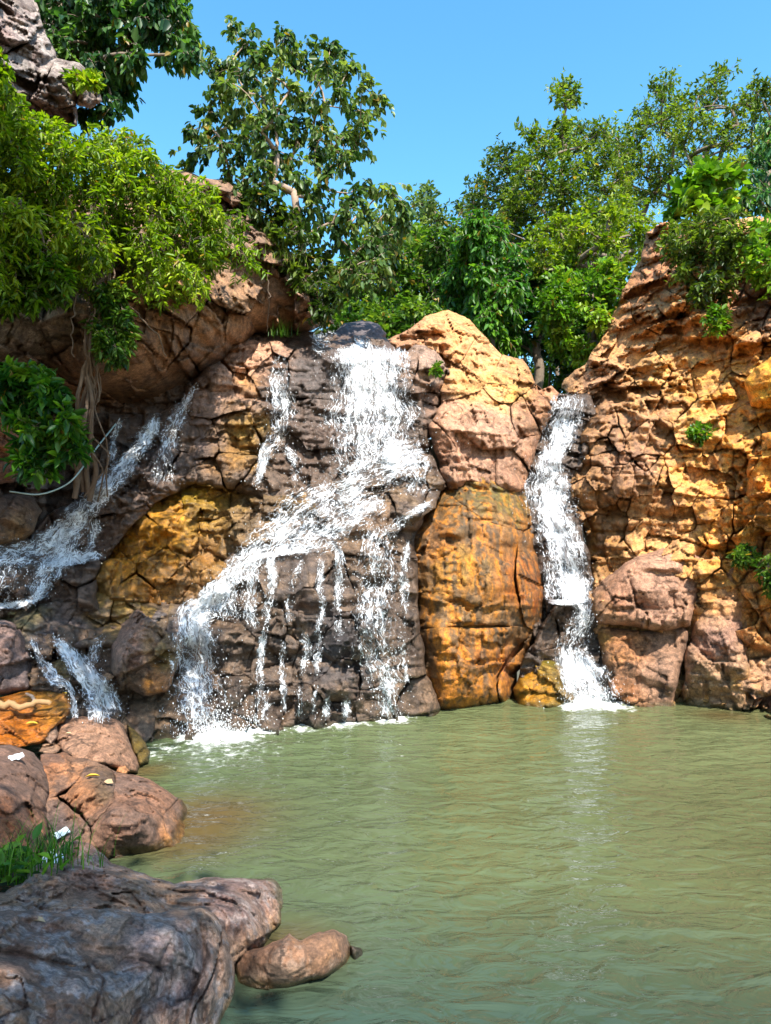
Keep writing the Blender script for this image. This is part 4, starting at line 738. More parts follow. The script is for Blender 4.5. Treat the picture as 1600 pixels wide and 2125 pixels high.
stream('lacy veil sliding over the dark bluff left of the orange block', [
    [(900, 1040, 6, .6), (865, 1058, 9, .68), (825, 1085, 14, .66), (800, 1115, 20, .6)],
    [(800, 1090, 24, .55), (782, 1130, 40, .62), (778, 1200, 44, .60), (772, 1270, 46, .62), (782, 1340, 48, .64), (790, 1410, 44, .62), (800, 1450, 34, .56), (808, 1490, 22, .62)],
    [(830, 1405, 8, .5), (815, 1418, 9, .62), (790, 1428, 5, .6), (768, 1432, 3, .5)]], 302, splash=[(806, 1490, 30, 350)])
stream('thin trickle down the dark bluff, nearest to the plunging water', [
    [(556, 1306, 4, .6), (546, 1320, 8, .78), (540, 1390, 10, .66), (542, 1440, 14, .60), (545, 1505, 24, .58)],
    [(628, 1312, 9, .5), (634, 1350, 14, .55), (622, 1420, 9, .5), (625, 1495, 8, .56)]], 303, spray=.9, splash=[(546, 1506, 28, 260), (626, 1500, 16, 100)])
stream('sparse web of fine threads over the left part of the dark bluff', [[(470, 1200, 20, 0.63), (462, 1240, 26, 0.63), (470, 1290, 26, 0.63)], [(520, 1168, 12, 0.75), (524, 1215, 16, 0.65), (520, 1270, 14, 0.63), (530, 1305, 12, 0.63)], [(560, 1155, 10, 0.73), (566, 1200, 12, 0.63), (556, 1262, 12, 0.59), (552, 1308, 8, 0.63)], [(668, 1150, 6, 0.73), (664, 1200, 10, 0.63), (668, 1260, 10, 0.59), (660, 1330, 10, 0.59), (656, 1400, 8, 0.59)], [(700, 1130, 8, 0.75), (706, 1190, 14, 0.65), (700, 1250, 12, 0.59), (706, 1330, 10, 0.57)], [(846, 1120, 8, 0.65), (838, 1190, 10, 0.63), (842, 1270, 10, 0.61), (836, 1340, 10, 0.59), (842, 1420, 8, 0.63)], [(590, 1330, 8, 0.63), (586, 1400, 9, 0.63), (592, 1480, 8, 0.65)], [(680, 1440, 8, 0.63), (676, 1495, 8, 0.69)], [(660, 1424, 4, 0.73), (652, 1450, 6, 0.69), (656, 1492, 6, 0.73)]], 313, spray=.8)
stream('short trickle in the middle of the dark bluff', [[(628, 1160, 5, .7), (618, 1185, 10, .72), (602, 1230, 10, .62), (596, 1300, 10, .56)]], 304, spray=.9)
stream('small trickle at the pool edge below the dark bluff', [[(712, 1440, 8, .55), (718, 1470, 10, .58), (716, 1500, 8, .6)]], 305, spray=.9, splash=[(716, 1500, 18, 160)])
stream('thin broken veil down the wall left of the main waterfall', [
    [(582, 738, 14, .56), (578, 790, 26, .62), (584, 850, 28, .62), (578, 900, 24, .58), (552, 940, 14, .72), (540, 985, 10, .78), (530, 1012, 20, .6)],
    [(590, 925, 16, .56), (612, 960, 16, .5), (616, 1005, 14, .48)]], 306, spray=1.6)
stream('white water rushing over the ledge at the head of the main fall', [
    [(650, 676, 14, .75), (664, 700, 20, .82), (690, 720, 26, .75)], [(740, 700, 14, .8), (748, 716, 22, .85), (752, 732, 30, .8)]], 307, spray=1.5)
stream('left cascade tumbling out from under the overhang in shade', [
    [(330, 858, 10, .74), (304, 908, 16, .78), (266, 960, 20, .86), (222, 1008, 22, .90), (182, 1050, 24, .86), (140, 1090, 26, .82), (96, 1130, 28, .80), (50, 1150, 24, .76), (-30, 1160, 22, .72)],
    [(180, 1060, 16, .74), (150, 1105, 26, .74), (128, 1150, 30, .72), (100, 1190, 28, .68), (70, 1240, 24, .66)],
    [(200, 1070, 10, .64), (196, 1110, 14, .66), (178, 1150, 18, .7)],
    [(40, 1150, 22, .62), (20, 1190, 30, .58), (0, 1250, 34, .60)], [(-20, 1150, 20, .6), (-34, 1200, 30, .6), (-40, 1252, 30, .6)],
    [(252, 868, 6, .7), (236, 915, 9, .68), (232, 965, 14, .72)],
    [(215, 1150, 8, .8), (160, 1158, 13, .84), (110, 1170, 16, .8), (70, 1200, 18, .66)],
    [(110, 1205, 8, .7), (80, 1235, 12, .78), (40, 1254, 8, .84), (-40, 1258, 7, .84)]], 308)
stream('slender cascade beside the wall, right of the left cascade', [[(410, 795, 5, .66), (378, 848, 14, .72), (352, 905, 22, .62), (342, 960, 28, .56), (338, 1006, 32, .54)]], 309, spray=1.2)
stream('small blue-shaded cascade at lower left, the wider of two', [
    [(108, 1322, 8, .8), (148, 1362, 18, .86), (184, 1410, 24, .86), (208, 1452, 34, .82), (222, 1496, 40, .78)], [(212, 1318, 10, .56), (196, 1350, 16, .6), (182, 1392, 16, .66)]], 310, spray=1.4)
stream('small blue-shaded cascade at lower left, the thinner of two', [[(62, 1322, 6, .78), (84, 1368, 10, .82), (112, 1408, 14, .82), (142, 1424, 8, .7), (152, 1450, 8, .64), (155, 1490, 10, .66)]], 311, spray=1.4)
stream('right-hand waterfall stepping down between the dome and the orange cliff', [
    [(1180, 818, 30, .66), (1178, 845, 34, .82), (1165, 890, 30, .80), (1148, 940, 28, .80), (1140, 990, 38, .84), (1138, 1040, 44, .84), (1156, 1100, 44, .80), (1176, 1160, 40, .82), (1190, 1210, 34, .90), (1196, 1245, 28, .95)],
    [(1140, 1160, 16, .5), (1146, 1205, 20, .52), (1156, 1246, 24, .62)], [(1198, 1232, 24, .82), (1212, 1262, 18, .82), (1208, 1296, 24, .76)], [(1220, 1244, 5, .95), (1180, 1250, 6, .95), (1138, 1248, 5, .85)],
    [(1218, 1262, 12, .66), (1206, 1300, 28, .68), (1186, 1350, 34, .74), (1200, 1395, 42, .82), (1218, 1430, 48, .80), (1228, 1466, 54, .85)]], 312, spray=1.0, splash=[(1226, 1462, 52, 900)])

# the pool: rippled surface
xs = np.arange(-8.5, 9.5, 0.04); ys = np.arange(0.5, 13.4, 0.04); gx, gy = np.meshgrid(xs, ys); P2 = np.stack([gx, gy, 0 * gx], -1)
foam = np.zeros_like(gx)
for (fx, fy, fr, fa) in ((465, 1526, .55, .95), (420, 1532, .38, .95), (540, 1515, .38, .75), (470, 1560, 1.1, .36), (700, 1500, .45, .75), (805, 1492, .42, .8), (740, 1498, .4, .6), (1220, 1462, .42, 1.0), (1260, 1466, .5, .75), (1190, 1468, .3, .8), (330, 1560, .6, .40), (620, 1510, .5, .5)):
    q = unproject(fx, fy, Yz(fx, fy, 0)); foam = np.maximum(foam, fa * 1.15 * np.exp(-((gx - q[0]) ** 2 + (gy - q[1]) ** 2) / fr ** 2))
agit = np.clip(foam, 0, 1)
hz = 0.024 * fbm(P2 * np.array([1.1, 2.0, 1]) + 0.4 * fbm(P2 * .7, 2, 8)[..., None], 3, 71, .55) + 0.006 * fbm(P2 * np.array([4.0, 6.5, 1]), 3, 72, .55) + 0.05 * agit * fbm(P2 * 4.5, 4, 73, .6) + 0.03 * agit
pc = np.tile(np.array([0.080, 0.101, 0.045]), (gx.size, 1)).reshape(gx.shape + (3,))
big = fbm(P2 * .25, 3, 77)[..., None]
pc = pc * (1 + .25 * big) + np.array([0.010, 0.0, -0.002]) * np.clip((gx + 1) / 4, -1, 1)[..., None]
kd = (0.80 * np.clip((5.9 - gy - .22 * gx) / 2.2, 0, 1))[..., None]; pc = pc * (1 - kd) + np.array([0.014, 0.034, 0.032]) * kd       # blends to dark teal towards the near left
for (sx, sy, sr) in ((400, 1700, .55), (395, 1750, .4), (300, 1600, .35), (430, 1690, .6), (1500, 1485, .5), (600, 1960, .3)):
    q = unproject(sx, sy, Yz(sx, sy, 0)); k = 0.8 * np.exp(-((gx - q[0]) ** 2 + (gy - q[1]) ** 2) / sr ** 2)[..., None]; pc = pc * (1 - k) + np.array([0.085, 0.055, 0.02]) * k
idx = np.arange(gx.size).reshape(gx.shape); F = np.stack([idx[:-1, :-1], idx[:-1, 1:], idx[1:, 1:], idx[1:, :-1]], -1).reshape(-1, 4)
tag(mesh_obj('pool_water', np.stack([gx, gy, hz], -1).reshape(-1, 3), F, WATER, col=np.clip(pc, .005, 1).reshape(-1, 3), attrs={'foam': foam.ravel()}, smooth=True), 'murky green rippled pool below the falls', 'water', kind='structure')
# ================================================================== VEGETATION
def norm(v): return v / (np.linalg.norm(v, axis=-1, keepdims=True) + 1e-9)
def leaves(P, D, L, aspect, col, r, up=None):
    """folded pointed leaves: base P, direction D, length L"""
    n = len(P); D = norm(D); U = np.tile([0, 0, 1.0], (n, 1)) if up is None else up
    U = U + r.normal(0, .45, (n, 3)); S = norm(np.cross(D, U)); N = norm(np.cross(S, D))
    T = np.array([[0, 0, 0], [.33, .5, .10], [.70, .36, .04], [1, 0, -.12], [.70, -.36, .04], [.33, -.5, .10]])
    W = L * aspect
    V = P[:, None] + D[:, None] * (T[:, 0][None, :, None] * L[:, None, None]) + S[:, None] * (T[:, 1][None, :, None] * W[:, None, None]) + N[:, None] * (T[:, 2][None, :, None] * L[:, None, None])
    F = np.array([[0, 1, 2, 3], [0, 3, 4, 5]])[None] + 6 * np.arange(n)[:, None, None]
    return V.reshape(-1, 3), F.reshape(-1, 4), np.repeat(col, 6, 0)
def tubes(segs, sides=5):
    """list of (points, radii) -> one mesh of tapered tubes"""
    VV, FF, n = [], [], 0
    a = np.linspace(0, 2 * np.pi, sides, endpoint=False)
    for p, rad in segs:
        p = np.asarray(p, float); rad = np.asarray(rad, float); d = norm(np.gradient(p, axis=0))
        u = norm(np.cross(d, np.array([0.3, 0.9, 0.25]))); v = np.cross(d, u)
        V = p[:, None] + (u[:, None] * np.cos(a)[None, :, None] + v[:, None] * np.sin(a)[None, :, None]) * rad[:, None, None]
        m = len(p); idx = n + np.arange(m * sides).reshape(m, sides); nx = np.roll(idx, -1, 1)
        FF.append(np.stack([idx[:-1], nx[:-1], nx[1:], idx[1:]], -1).reshape(-1, 4)); VV.append(V.reshape(-1, 3)); n += m * sides
    return np.concatenate(VV), np.concatenate(FF)
def palette(r, n, cols, clump):
    k = np.clip(r.random(n) * .55 + clump * .75 - .15, 0, .999) * (len(cols) - 1); i = k.astype(int); f = (k - i)[:, None]; cols = np.array(cols)
    return (cols[i] * (1 - f) + cols[np.minimum(i + 1, len(cols) - 1)] * f) * (1 + r.normal(0, .13, (n, 1)))
def plant(name, label, cat, base, polys, Y, spread, cr, twigs, nl, leaf, aspect, cols, seed, style='open', trunk=.10, bark=None, group=None, lean=None, twig_len=1.0, bare=0, dens_clumps=0.85, trunk_from=None, slope=None):
    """crown clumps scattered in a volume, joined by branches that thin out from the trunk; leaves sit on twigs"""
    r = np.random.default_rng(seed); cl = []
    for poly in polys:
        for q in poisson(poly, cr * dens_clumps, seed + len(cl), 1.0, 3500, cr * .30): cl.append(q)
    cl = np.array(cl); yy = Y + r.uniform(-1, 1, len(cl)) * spread
    if slope: yy = yy + slope[0] * (cl[:, 0] - slope[1]) / 100
    Cn = unproject(cl[:, 0], cl[:, 1], yy); B = np.array(base, float); root = empty(name, B); tag(root, label, cat, group)
    # skeleton
    nodes = [B]; par = [-1]
    tr = trunk_from if trunk_from is not None else []
    for q in tr: nodes.append(np.array(q, float)); par.append(len(nodes) - 2)
    order = np.argsort(np.linalg.norm(Cn - nodes[-1], axis=1)); nid = np.zeros(len(Cn), int)
    for i in order:
        N = np.array(nodes); d = np.linalg.norm(N - Cn[i], axis=1) + 0.25 * np.linalg.norm(N - B, axis=1) * 0
        d = d + np.where(N[:, 2] > Cn[i][2] + .3, 1.0, 0) * (style != 'hang')
        j = int(d.argmin()); nodes.append(Cn[i]); par.append(j); nid[i] = len(nodes) - 1
    w = np.ones(len(nodes)) * .6
    for i in range(len(nodes) - 1, 0, -1): w[par[i]] += w[i]
    rad = trunk * (w / w.max()) ** .52
    segs = []
    for i in range(1, len(nodes)):
        a, b = nodes[par[i]], nodes[i]; L = np.linalg.norm(b - a); t = np.linspace(0, 1, 6)[:, None]
        bend = r.normal(0, .10, 3) * L + np.array([0, 0, .10 * L]); p = a * (1 - t) + b * t + bend * (4 * t * (1 - t)) * .6
        segs.append((p, np.linspace(min(rad[par[i]], rad[i] * 1.5), rad[i], 6)))
    # twigs
    n = len(Cn) * twigs; ci = np.repeat(np.arange(len(Cn)), twigs); rw = cr / FPX * yy[ci]
    d = norm(r.normal(0, 1, (n, 3)) + np.array([0, 0, .25]) + (norm(Cn[ci] - Cn.mean(0)) * .5))
    if style == 'hang': d = norm(d + np.array([0.25, -.3, -.5]))
    st = Cn[ci] + r.normal(0, .28, (n, 3)) * rw[:, None]; ln = rw * r.uniform(.5, 1.15, n) * twig_len
    drop = {'droop': .45, 'hang': .55, 'open': .05, 'rosette': .15, 'dense': .15}[style]
    def tp(t): return st + d * (ln * t)[:, None] - np.array([0, 0, 1]) * (ln * drop * t * t)[:, None]
    t5 = np.linspace(0, 1, 4)
    tw = np.stack([tp(np.full(n, q)) for q in t5], 1); tr_ = max(.004, trunk * .05)
    sub = r.permutation(n)[:min(n, 2600)]
    for k in sub: segs.append((tw[k], np.linspace(tr_, tr_ * .35, 4)))
    V, F = tubes(segs[:len(nodes) - 1], 6); mesh_obj('trunk', V, F, bark or BARK, root, smooth=True)
    V, F = tubes(segs[len(nodes) - 1:], 3); tag(mesh_obj('twigs', V, F, bark or BARK, root), kind='stuff')
    # leaves
    m = n * nl; ti = np.repeat(np.arange(n), nl); ph = np.tile(np.arange(nl), n)
    if style in ('rosette', 'hang'): tt = r.beta(3.2, 1.0, m)
    else: tt = r.uniform(.15, 1.02, m)
    pos = st[ti] + d[ti] * (ln[ti] * tt)[:, None] - np.array([0, 0, 1]) * (ln[ti] * drop * tt * tt)[:, None]
    tang = norm(d[ti] - np.array([0, 0, 1]) * (2 * drop * tt)[:, None]); side = norm(np.cross(tang, r.normal(0, 1, (m, 3))))
    if style == 'droop': D = norm(tang * .35 + side * .75 + np.array([0, -.05, -1.0]) * r.uniform(.3, 1.3, m)[:, None])
    elif style in ('rosette', 'hang'): D = norm(tang * .55 + side * 1.0 + np.array([0, -.1, -.25]))
    else: D = norm(tang * .6 + side * .9 + np.array([0, 0, -.1]))
    keep = r.random(m) > bare
    clr = r.random(len(Cn))[ci[ti]] * .6 + .4 * np.clip(.5 + r.normal(0, .25, n)[ti], 0, 1)
    col = palette(r, m, cols, clr); Ls = leaf * np.clip(r.lognormal(-.1, .28, m), .4, 1.5); dead = r.random(m) < .018; col[dead] = np.array([.30, .20, .03]) * r.uniform(.5, 1.2, (dead.sum(), 1))
    V, F, cc = leaves(pos[keep], D[keep], Ls[keep], aspect, col[keep], r)
    mesh_obj('crown', V, F, LEAF, root, col=np.clip(cc, .003, .6))
    return root
def g(r_, g_, b_): return c(r_, g_, b_, .66)
BRIGHT = [g(58, 90, 16), g(108, 146, 20), g(156, 186, 28), g(200, 214, 60)]
DEEP = [g(36, 70, 26), g(64, 106, 36), g(104, 142, 44), g(148, 174, 60)]
FICUS = [g(40, 74, 40), g(76, 110, 50), g(120, 146, 64), g(172, 186, 104)]
OLIVE = [g(56, 84, 28), g(92, 122, 34), g(132, 158, 44), g(170, 188, 66)]
LIME = [g(46, 90, 20), g(84, 136, 28), g(126, 170, 40), g(170, 200, 64)]

def at(px, py, Y): return unproject(px, py, Y)
# --- wood behind the falls, far to near
FOREST = 'trees of the wood behind the falls'
plant('tree', 'slim tree with a small round tuft on a long bare stem, above the wood', 'tree', at(1176, 760, 31), [[(1150, 180), (1172, 168), (1204, 186), (1204, 214), (1170, 222), (1148, 206)], [(1152, 246), (1180, 240), (1186, 330), (1150, 330)]], 31, .5, 20, 26, 6, .20, .5, OLIVE, 401, 'open', .10, trunk_from=[at(1176, 500, 31), at(1172, 300, 31), at(1174, 226, 31)], group=FOREST)
plant('tree', 'tall airy tree with rising bare-looking limbs at the upper right', 'tree', at(1440, 560, 26), [[(1420, 430), (1410, 300), (1400, 250), (1440, 170), (1455, 140), (1525, 138), (1500, 200), (1545, 190), (1600, 165), (1680, 170), (1660, 380), (1600, 400), (1540, 340), (1500, 420)]], 26, 1.6, 28, 26, 7, .17, .45, OLIVE, 402, 'open', .13, bare=.0, dens_clumps=1.0, trunk_from=[at(1445, 470, 26), at(1470, 400, 26)], group=FOREST)
plant('tree', 'open green tree rising left of the tall airy tree, above the orange cliff', 'tree', at(1330, 700, 28), [[(1270, 420), (1280, 300), (1300, 240), (1340, 230), (1360, 170), (1400, 160), (1424, 200), (1410, 300), (1400, 430)]], 28, 1.6, 28, 28, 7, .17, .45, OLIVE, 403, 'open', .12, dens_clumps=.9, trunk_from=[at(1330, 520, 28), at(1340, 430, 28)], group=FOREST)
plant('tree', 'broad many-limbed tree in the middle of the wood behind the right fall', 'tree', at(1190, 800, 26), [[(1020, 480), (1060, 380), (1090, 270), (1130, 266), (1150, 330), (1190, 270), (1290, 262), (1310, 400), (1300, 560), (1200, 620), (1100, 560)]], 26, 2.0, 32, 34, 8, .165, .48, OLIVE, 404, 'open', .15, dens_clumps=.85, trunk_from=[at(1195, 700, 26), at(1190, 600, 26)], group=FOREST)
plant('tree', 'feathery tree leaning left with pointed crown tips against the sky', 'tree', at(1080, 780, 27), [[(930, 480), (940, 430), (1000, 370), (1016, 310), (1060, 312), (1070, 340), (1090, 300), (1100, 420), (1080, 540), (980, 540)]], 27, 1.6, 30, 30, 8, .165, .48, [g(40, 66, 34), g(70, 98, 40), g(104, 130, 50), g(140, 160, 70)], 405, 'open', .11, dens_clumps=.85, trunk_from=[at(1060, 660, 27), at(1030, 560, 27)], group=FOREST)
plant('tree', 'pale slender tree between the leafy tree on the overhang and the wood', 'tree', at(890, 760, 28), [[(860, 470), (868, 400), (890, 390), (908, 420), (930, 450), (930, 560), (860, 560)]], 28, 1.0, 26, 22, 7, .22, .48, [g(60, 88, 54), g(92, 120, 70), g(124, 148, 84), g(150, 168, 96)], 406, 'open', .12, group=FOREST, trunk_from=[at(890, 600, 28)])
plant('tree', 'dense olive-green tree behind the tan dome', 'tree', at(880, 800, 24), [[(700, 600), (720, 520), (800, 470), (880, 480), (960, 500), (1000, 580), (990, 700), (860, 690), (700, 690)]], 24, 1.6, 36, 34, 9, .22, .5, DEEP, 407, 'dense', .2, dens_clumps=.75, group=FOREST, trunk_from=[at(870, 690, 24)])
plant('tree', 'dark glossy broad-leaved tree right of the tan dome', 'tree', at(1010, 830, 21), [[(930, 560), (960, 480), (990, 452), (1040, 480), (1080, 560), (1090, 660), (1050, 720), (960, 700)]], 21, 1.3, 34, 42, 9, .22, .42, [g(30, 66, 26), g(52, 104, 34), g(90, 146, 40), g(130, 176, 50)], 408, 'droop', .2, dens_clumps=.72, group=FOREST, trunk_from=[at(1010, 690, 21)])
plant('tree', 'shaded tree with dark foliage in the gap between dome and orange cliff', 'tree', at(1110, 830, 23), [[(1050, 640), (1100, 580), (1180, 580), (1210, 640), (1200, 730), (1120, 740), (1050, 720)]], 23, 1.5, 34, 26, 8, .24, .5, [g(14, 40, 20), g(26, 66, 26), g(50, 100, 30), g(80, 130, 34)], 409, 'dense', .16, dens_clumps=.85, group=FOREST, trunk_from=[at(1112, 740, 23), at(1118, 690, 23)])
plant('tree', 'vivid bright-green tree against the flank of the orange cliff', 'tree', at(1230, 800, 19), [[(1130, 640), (1150, 580), (1230, 560), (1290, 540), (1300, 600), (1270, 660), (1240, 730), (1190, 752), (1150, 720)]], 19, 1.0, 30, 40, 9, .155, .55, LIME, 410, 'dense', .14, dens_clumps=.75, group=FOREST, trunk_from=[at(1225, 720, 19)])
plant('tree', 'yellow-green tree spreading above the bright tree behind the cliff', 'tree', at(1240, 760, 22), [[(1080, 560), (1110, 480), (1200, 440), (1300, 420), (1350, 460), (1330, 530), (1260, 570), (1150, 590)]], 22, 1.3, 32, 32, 8, .16, .5, [g(60, 90, 16), g(104, 138, 24), g(146, 172, 34), g(186, 200, 60)], 411, 'open', .16, dens_clumps=.85, group=FOREST, trunk_from=[at(1240, 620, 22)])
plant('tree', 'bluish feathery tree at the right edge above the cliff', 'tree', at(1620, 560, 20), [[(1520, 420), (1550, 340), (1590, 260), (1700, 240), (1700, 440), (1600, 450)]], 20, 1.0, 34, 24, 8, .22, .35, [g(30, 70, 46), g(58, 108, 60), g(96, 146, 70), g(130, 170, 90)], 412, 'droop', .14, dens_clumps=.9, group=FOREST, trunk_from=[at(1620, 480, 20)])
plant('bush', 'broad-leaved lime-green bush on the crest of the orange cliff', 'bush', at(1470, 470, 18), [[(1400, 440), (1410, 390), (1460, 350), (1530, 360), (1540, 400), (1500, 450)]], 18, .5, 28, 16, 6, .26, .75, LIME, 413, 'open', .06, dens_clumps=.9, trunk_from=[at(1470, 430, 18)])
ORD = ['leftmost of the slender dark trunks in the shaded gap beside the dome', 'second slender dark trunk from the dome in the shaded gap', 'third and thickest slender dark trunk from the dome in the shaded gap', 'fourth slender dark trunk from the dome, thin, in the shaded gap', 'fifth slender dark trunk from the dome in the shaded gap', 'rightmost of the slender dark trunks in the shaded gap, nearest the orange cliff']
for k, (px, w_, y0) in enumerate(((1072, .07, 700), (1094, .06, 690), (1118, .10, 680), (1140, .05, 690), (1158, .08, 690), (1182, .06, 700))):
    Yk = 24 + 1.3 * (k % 3); b = at(px, 840, Yk); t = at(px + rng.normal(0, 10), y0 - 90, Yk); ts = np.linspace(0, 1, 8)[:, None]
    ro = empty('tree', b); tag(ro, ORD[k], 'tree', 'slender trunks in the gap')
    p = b * (1 - ts) + t * ts + rng.normal(0, .04, (8, 3)); V, F = tubes([(p, np.linspace(w_, w_ * .6, 8))], 7); mesh_obj('trunk', V, F, BARK, ro, smooth=True)
    cn = t + rng.normal(0, .25, (260, 3)) * [1.6, 1.6, 1.0]; V, F, cc = leaves(cn, rng.normal(0, 1, (260, 3)), np.full(260, .22), .5, palette(rng, 260, DEEP, rng.random(260)), rng); mesh_obj('crown', V, F, LEAF, ro, col=np.clip(cc, .003, .5))
# undergrowth closing the foot of the wood
for k, (px, py, Yk, w_) in enumerate(((760, 690, 21, 90), (850, 690, 20, 90), (1080, 800, 27, 60), (1150, 795, 29, 60), (1210, 770, 24, 50), (960, 720, 23, 70))):
    plant('shrub', ['leafy shrub just behind the dark boulder at the head of the fall', 'leafy shrub behind the left shoulder of the tan dome', 'low shrub at the left of the shaded gap', 'low shrub at the middle of the shaded gap', 'low shrub at the right of the shaded gap', 'shrub behind the crest of the tan dome'][k], 'shrub', at(px, py + 60, Yk), [[(px - w_, py + 40), (px - w_ * .8, py - 40), (px, py - 60), (px + w_ * .8, py - 40), (px + w_, py + 40)]], Yk, .6, 28, 26, 8, .18, .5, DEEP if k < 2 else [g(20, 48, 14), g(50, 90, 16), g(90, 130, 20), g(130, 160, 30)], 430 + k, 'dense', .05, dens_clumps=.8)
# --- plants on the right cliff
plant('bush', 'large scrubby bush growing on top of the orange cliff', 'bush', at(1470, 640, 15.6), [[(1376, 520), (1390, 478), (1450, 450), (1530, 448), (1548, 500), (1530, 560), (1500, 620), (1440, 625), (1400, 580)]], 15.4, .5, 26, 24, 7, .13, .42, [g(40, 66, 24), g(78, 106, 34), g(118, 144, 46), g(150, 170, 60)], 440, 'open', .05, dens_clumps=.85, slope=(-1.0, 1460))
plant('bush', 'yellow-green bush at the right edge on the orange cliff', 'bush', at(1600, 600, 14.4), [[(1540, 500), (1570, 470), (1660, 460), (1660, 600), (1590, 595), (1550, 570)]], 14.2, .4, 24, 18, 6, .14, .55, LIME, 441, 'open', .04, dens_clumps=1.0)
plant('bush', 'small bright bush clinging to a ledge below the big scrubby bush', 'bush', at(1490, 690, 15.0), [[(1464, 662), (1480, 644), (1512, 648), (1514, 672), (1484, 686)]], 14.5, .15, 16, 16, 6, .12, .5, LIME, 442, 'open', .03)
plant('shrub', 'tiny tuft of leaves on the sunny face of the orange cliff', 'plant', at(1450, 915, 13.7), [[(1428, 890), (1450, 880), (1474, 892), (1470, 908), (1434, 906)]], 13.4, .1, 12, 14, 5, .10, .5, LIME, 443, 'open', .02)
plant('shrub', 'small fern-like plant in the dark gap under the right buttress', 'plant', at(1540, 1160, 12.2), [[(1520, 1150), (1545, 1140), (1568, 1150), (1560, 1170), (1530, 1166)]], 11.8, .1, 12, 14, 5, .11, .4, DEEP, 444, 'open', .02)
plant('shrub', 'green plant in shade at the right edge beside the leaning block', 'plant', at(1595, 1220, 11.9), [[(1575, 1160), (1600, 1150), (1640, 1160), (1640, 1230), (1590, 1220)]], 11.5, .1, 18, 18, 6, .11, .35, DEEP, 445, 'hang', .02)
plant('shrub', 'tiny bright sprig on the block at the right of the main fall', 'plant', at(906, 776, 13.6), [[(896, 772), (900, 758), (914, 758), (914, 776)]], 13.3, .05, 9, 12, 5, .09, .5, LIME, 446, 'open', .015)
# --- tree on top of the overhang
base = at(640, 640, 14.3)
plant('tree', 'leafy fig-like tree with drooping pointed leaves on top of the overhang', 'tree', base,
      [[(440, 380), (470, 330), (430, 330), (384, 360), (380, 300), (400, 240), (420, 200), (424, 110), (470, 120), (480, 45), (520, 60), (560, 80), (600, 60), (640, 80), (700, 90), (740, 120), (800, 170), (820, 220), (780, 240), (760, 290), (740, 330), (700, 330), (690, 380), (660, 420), (560, 400), (520, 420)],
       [(380, 320), (400, 300), (400, 350), (384, 372)],
       [(700, 400), (760, 370), (820, 380), (850, 430), (850, 480), (820, 560), (780, 600), (720, 620), (660, 580), (640, 500), (580, 490), (560, 420), (640, 400)]],
      14.0, .8, 28, 13, 7, .155, .55, FICUS, 450, 'droop', .09, bark=BARK_PALE, dens_clumps=1.12, trunk_from=[at(635, 560, 14.1), at(620, 470, 14.0), at(610, 400, 14.0)])
plant('bush', 'dark tangle of leaves and roots around the foot of the leafy tree', 'bush', at(600, 590, 13.6), [[(480, 400), (540, 390), (620, 460), (680, 560), (690, 640), (660, 660), (600, 560), (540, 480)]], 13.3, .4, 28, 22, 7, .15, .45, [g(24, 44, 20), g(50, 76, 26), g(86, 110, 34), g(120, 140, 50)], 451, 'hang', .04, dens_clumps=1.0)
# --- tree behind the peak, top left
plant('tree', 'dark large-leaved tree hanging over the grey peak at the top left', 'tree', at(60, 330, 14.5), [[(60, -60), (340, -60), (340, 60), (300, 130), (270, 200), (230, 250), (170, 260), (165, 225), (215, 215), (200, 150), (120, 110), (90, 40)], [(200, -60), (380, -60), (396, 90), (400, 140), (340, 120), (300, 60)]], 13.3, .8, 32, 17, 7, .19, .5, [g(30, 62, 40), g(50, 92, 48), g(84, 126, 54), g(120, 156, 64)], 452, 'droop', .18, dens_clumps=.85, trunk_from=[at(40, 150, 14.0), at(140, 20, 13.6)])
# --- bright bush on the overhang
plant('bush', 'sunlit yellow-green bush spilling over the brow of the overhang', 'bush', at(150, 560, 10.6),
      [[(-60, 240), (-60, 150), (20, 130), (40, 220), (110, 240), (140, 290), (200, 272), (270, 280), (330, 330), (360, 350), (440, 390), (470, 440), (510, 500), (520, 540), (440, 520), (430, 600), (380, 580), (330, 610), (270, 560), (240, 480), (180, 560), (130, 580), (60, 520), (-60, 600)]],
      9.6, .5, 27, 21, 11, .102, .31, BRIGHT, 453, 'hang', .07, twig_len=1.55, dens_clumps=.95, slope=(.55, 200))
plant('bush', 'deep green leafy mass at the left edge below the sunlit bush', 'bush', at(20, 640, 9.8), [[(-60, 420), (60, 460), (120, 540), (140, 590), (90, 610), (40, 630), (-60, 640)]], 9.0, .4, 28, 24, 9, .12, .33, [g(30, 60, 16), g(60, 100, 16), g(104, 146, 18), g(150, 186, 30)], 454, 'hang', .05, dens_clumps=.85)
plant('creeper', 'leafy creeper hanging beside the twisted roots under the overhang', 'creeper', at(225, 560, 9.9), [[(195, 600), (250, 580), (270, 660), (260, 730), (225, 750), (200, 700)]], 9.8, .15, 20, 16, 7, .12, .38, DEEP, 455, 'hang', .02, dens_clumps=.9)
plant('shrub', 'glossy dark-green shrub hanging in front of the cave at the left edge', 'shrub', at(-20, 800, 9.0), [[(-60, 760), (40, 770), (110, 790), (130, 840), (165, 900), (160, 940), (110, 950), (80, 990), (40, 960), (60, 900), (20, 840), (-60, 820)]], 8.7, .25, 26, 16, 8, .15, .40, [g(20, 56, 24), g(40, 90, 30), g(80, 134, 30), g(140, 180, 40)], 456, 'rosette', .04, dens_clumps=.9)
plant('shrub', 'small sprig of leaves on the grey peak', 'shrub', at(170, 200, 10.6), [[(140, 150), (196, 160), (200, 180), (150, 172)]], 10.5, .1, 12, 12, 6, .12, .34, BRIGHT, 457, 'rosette', .02)
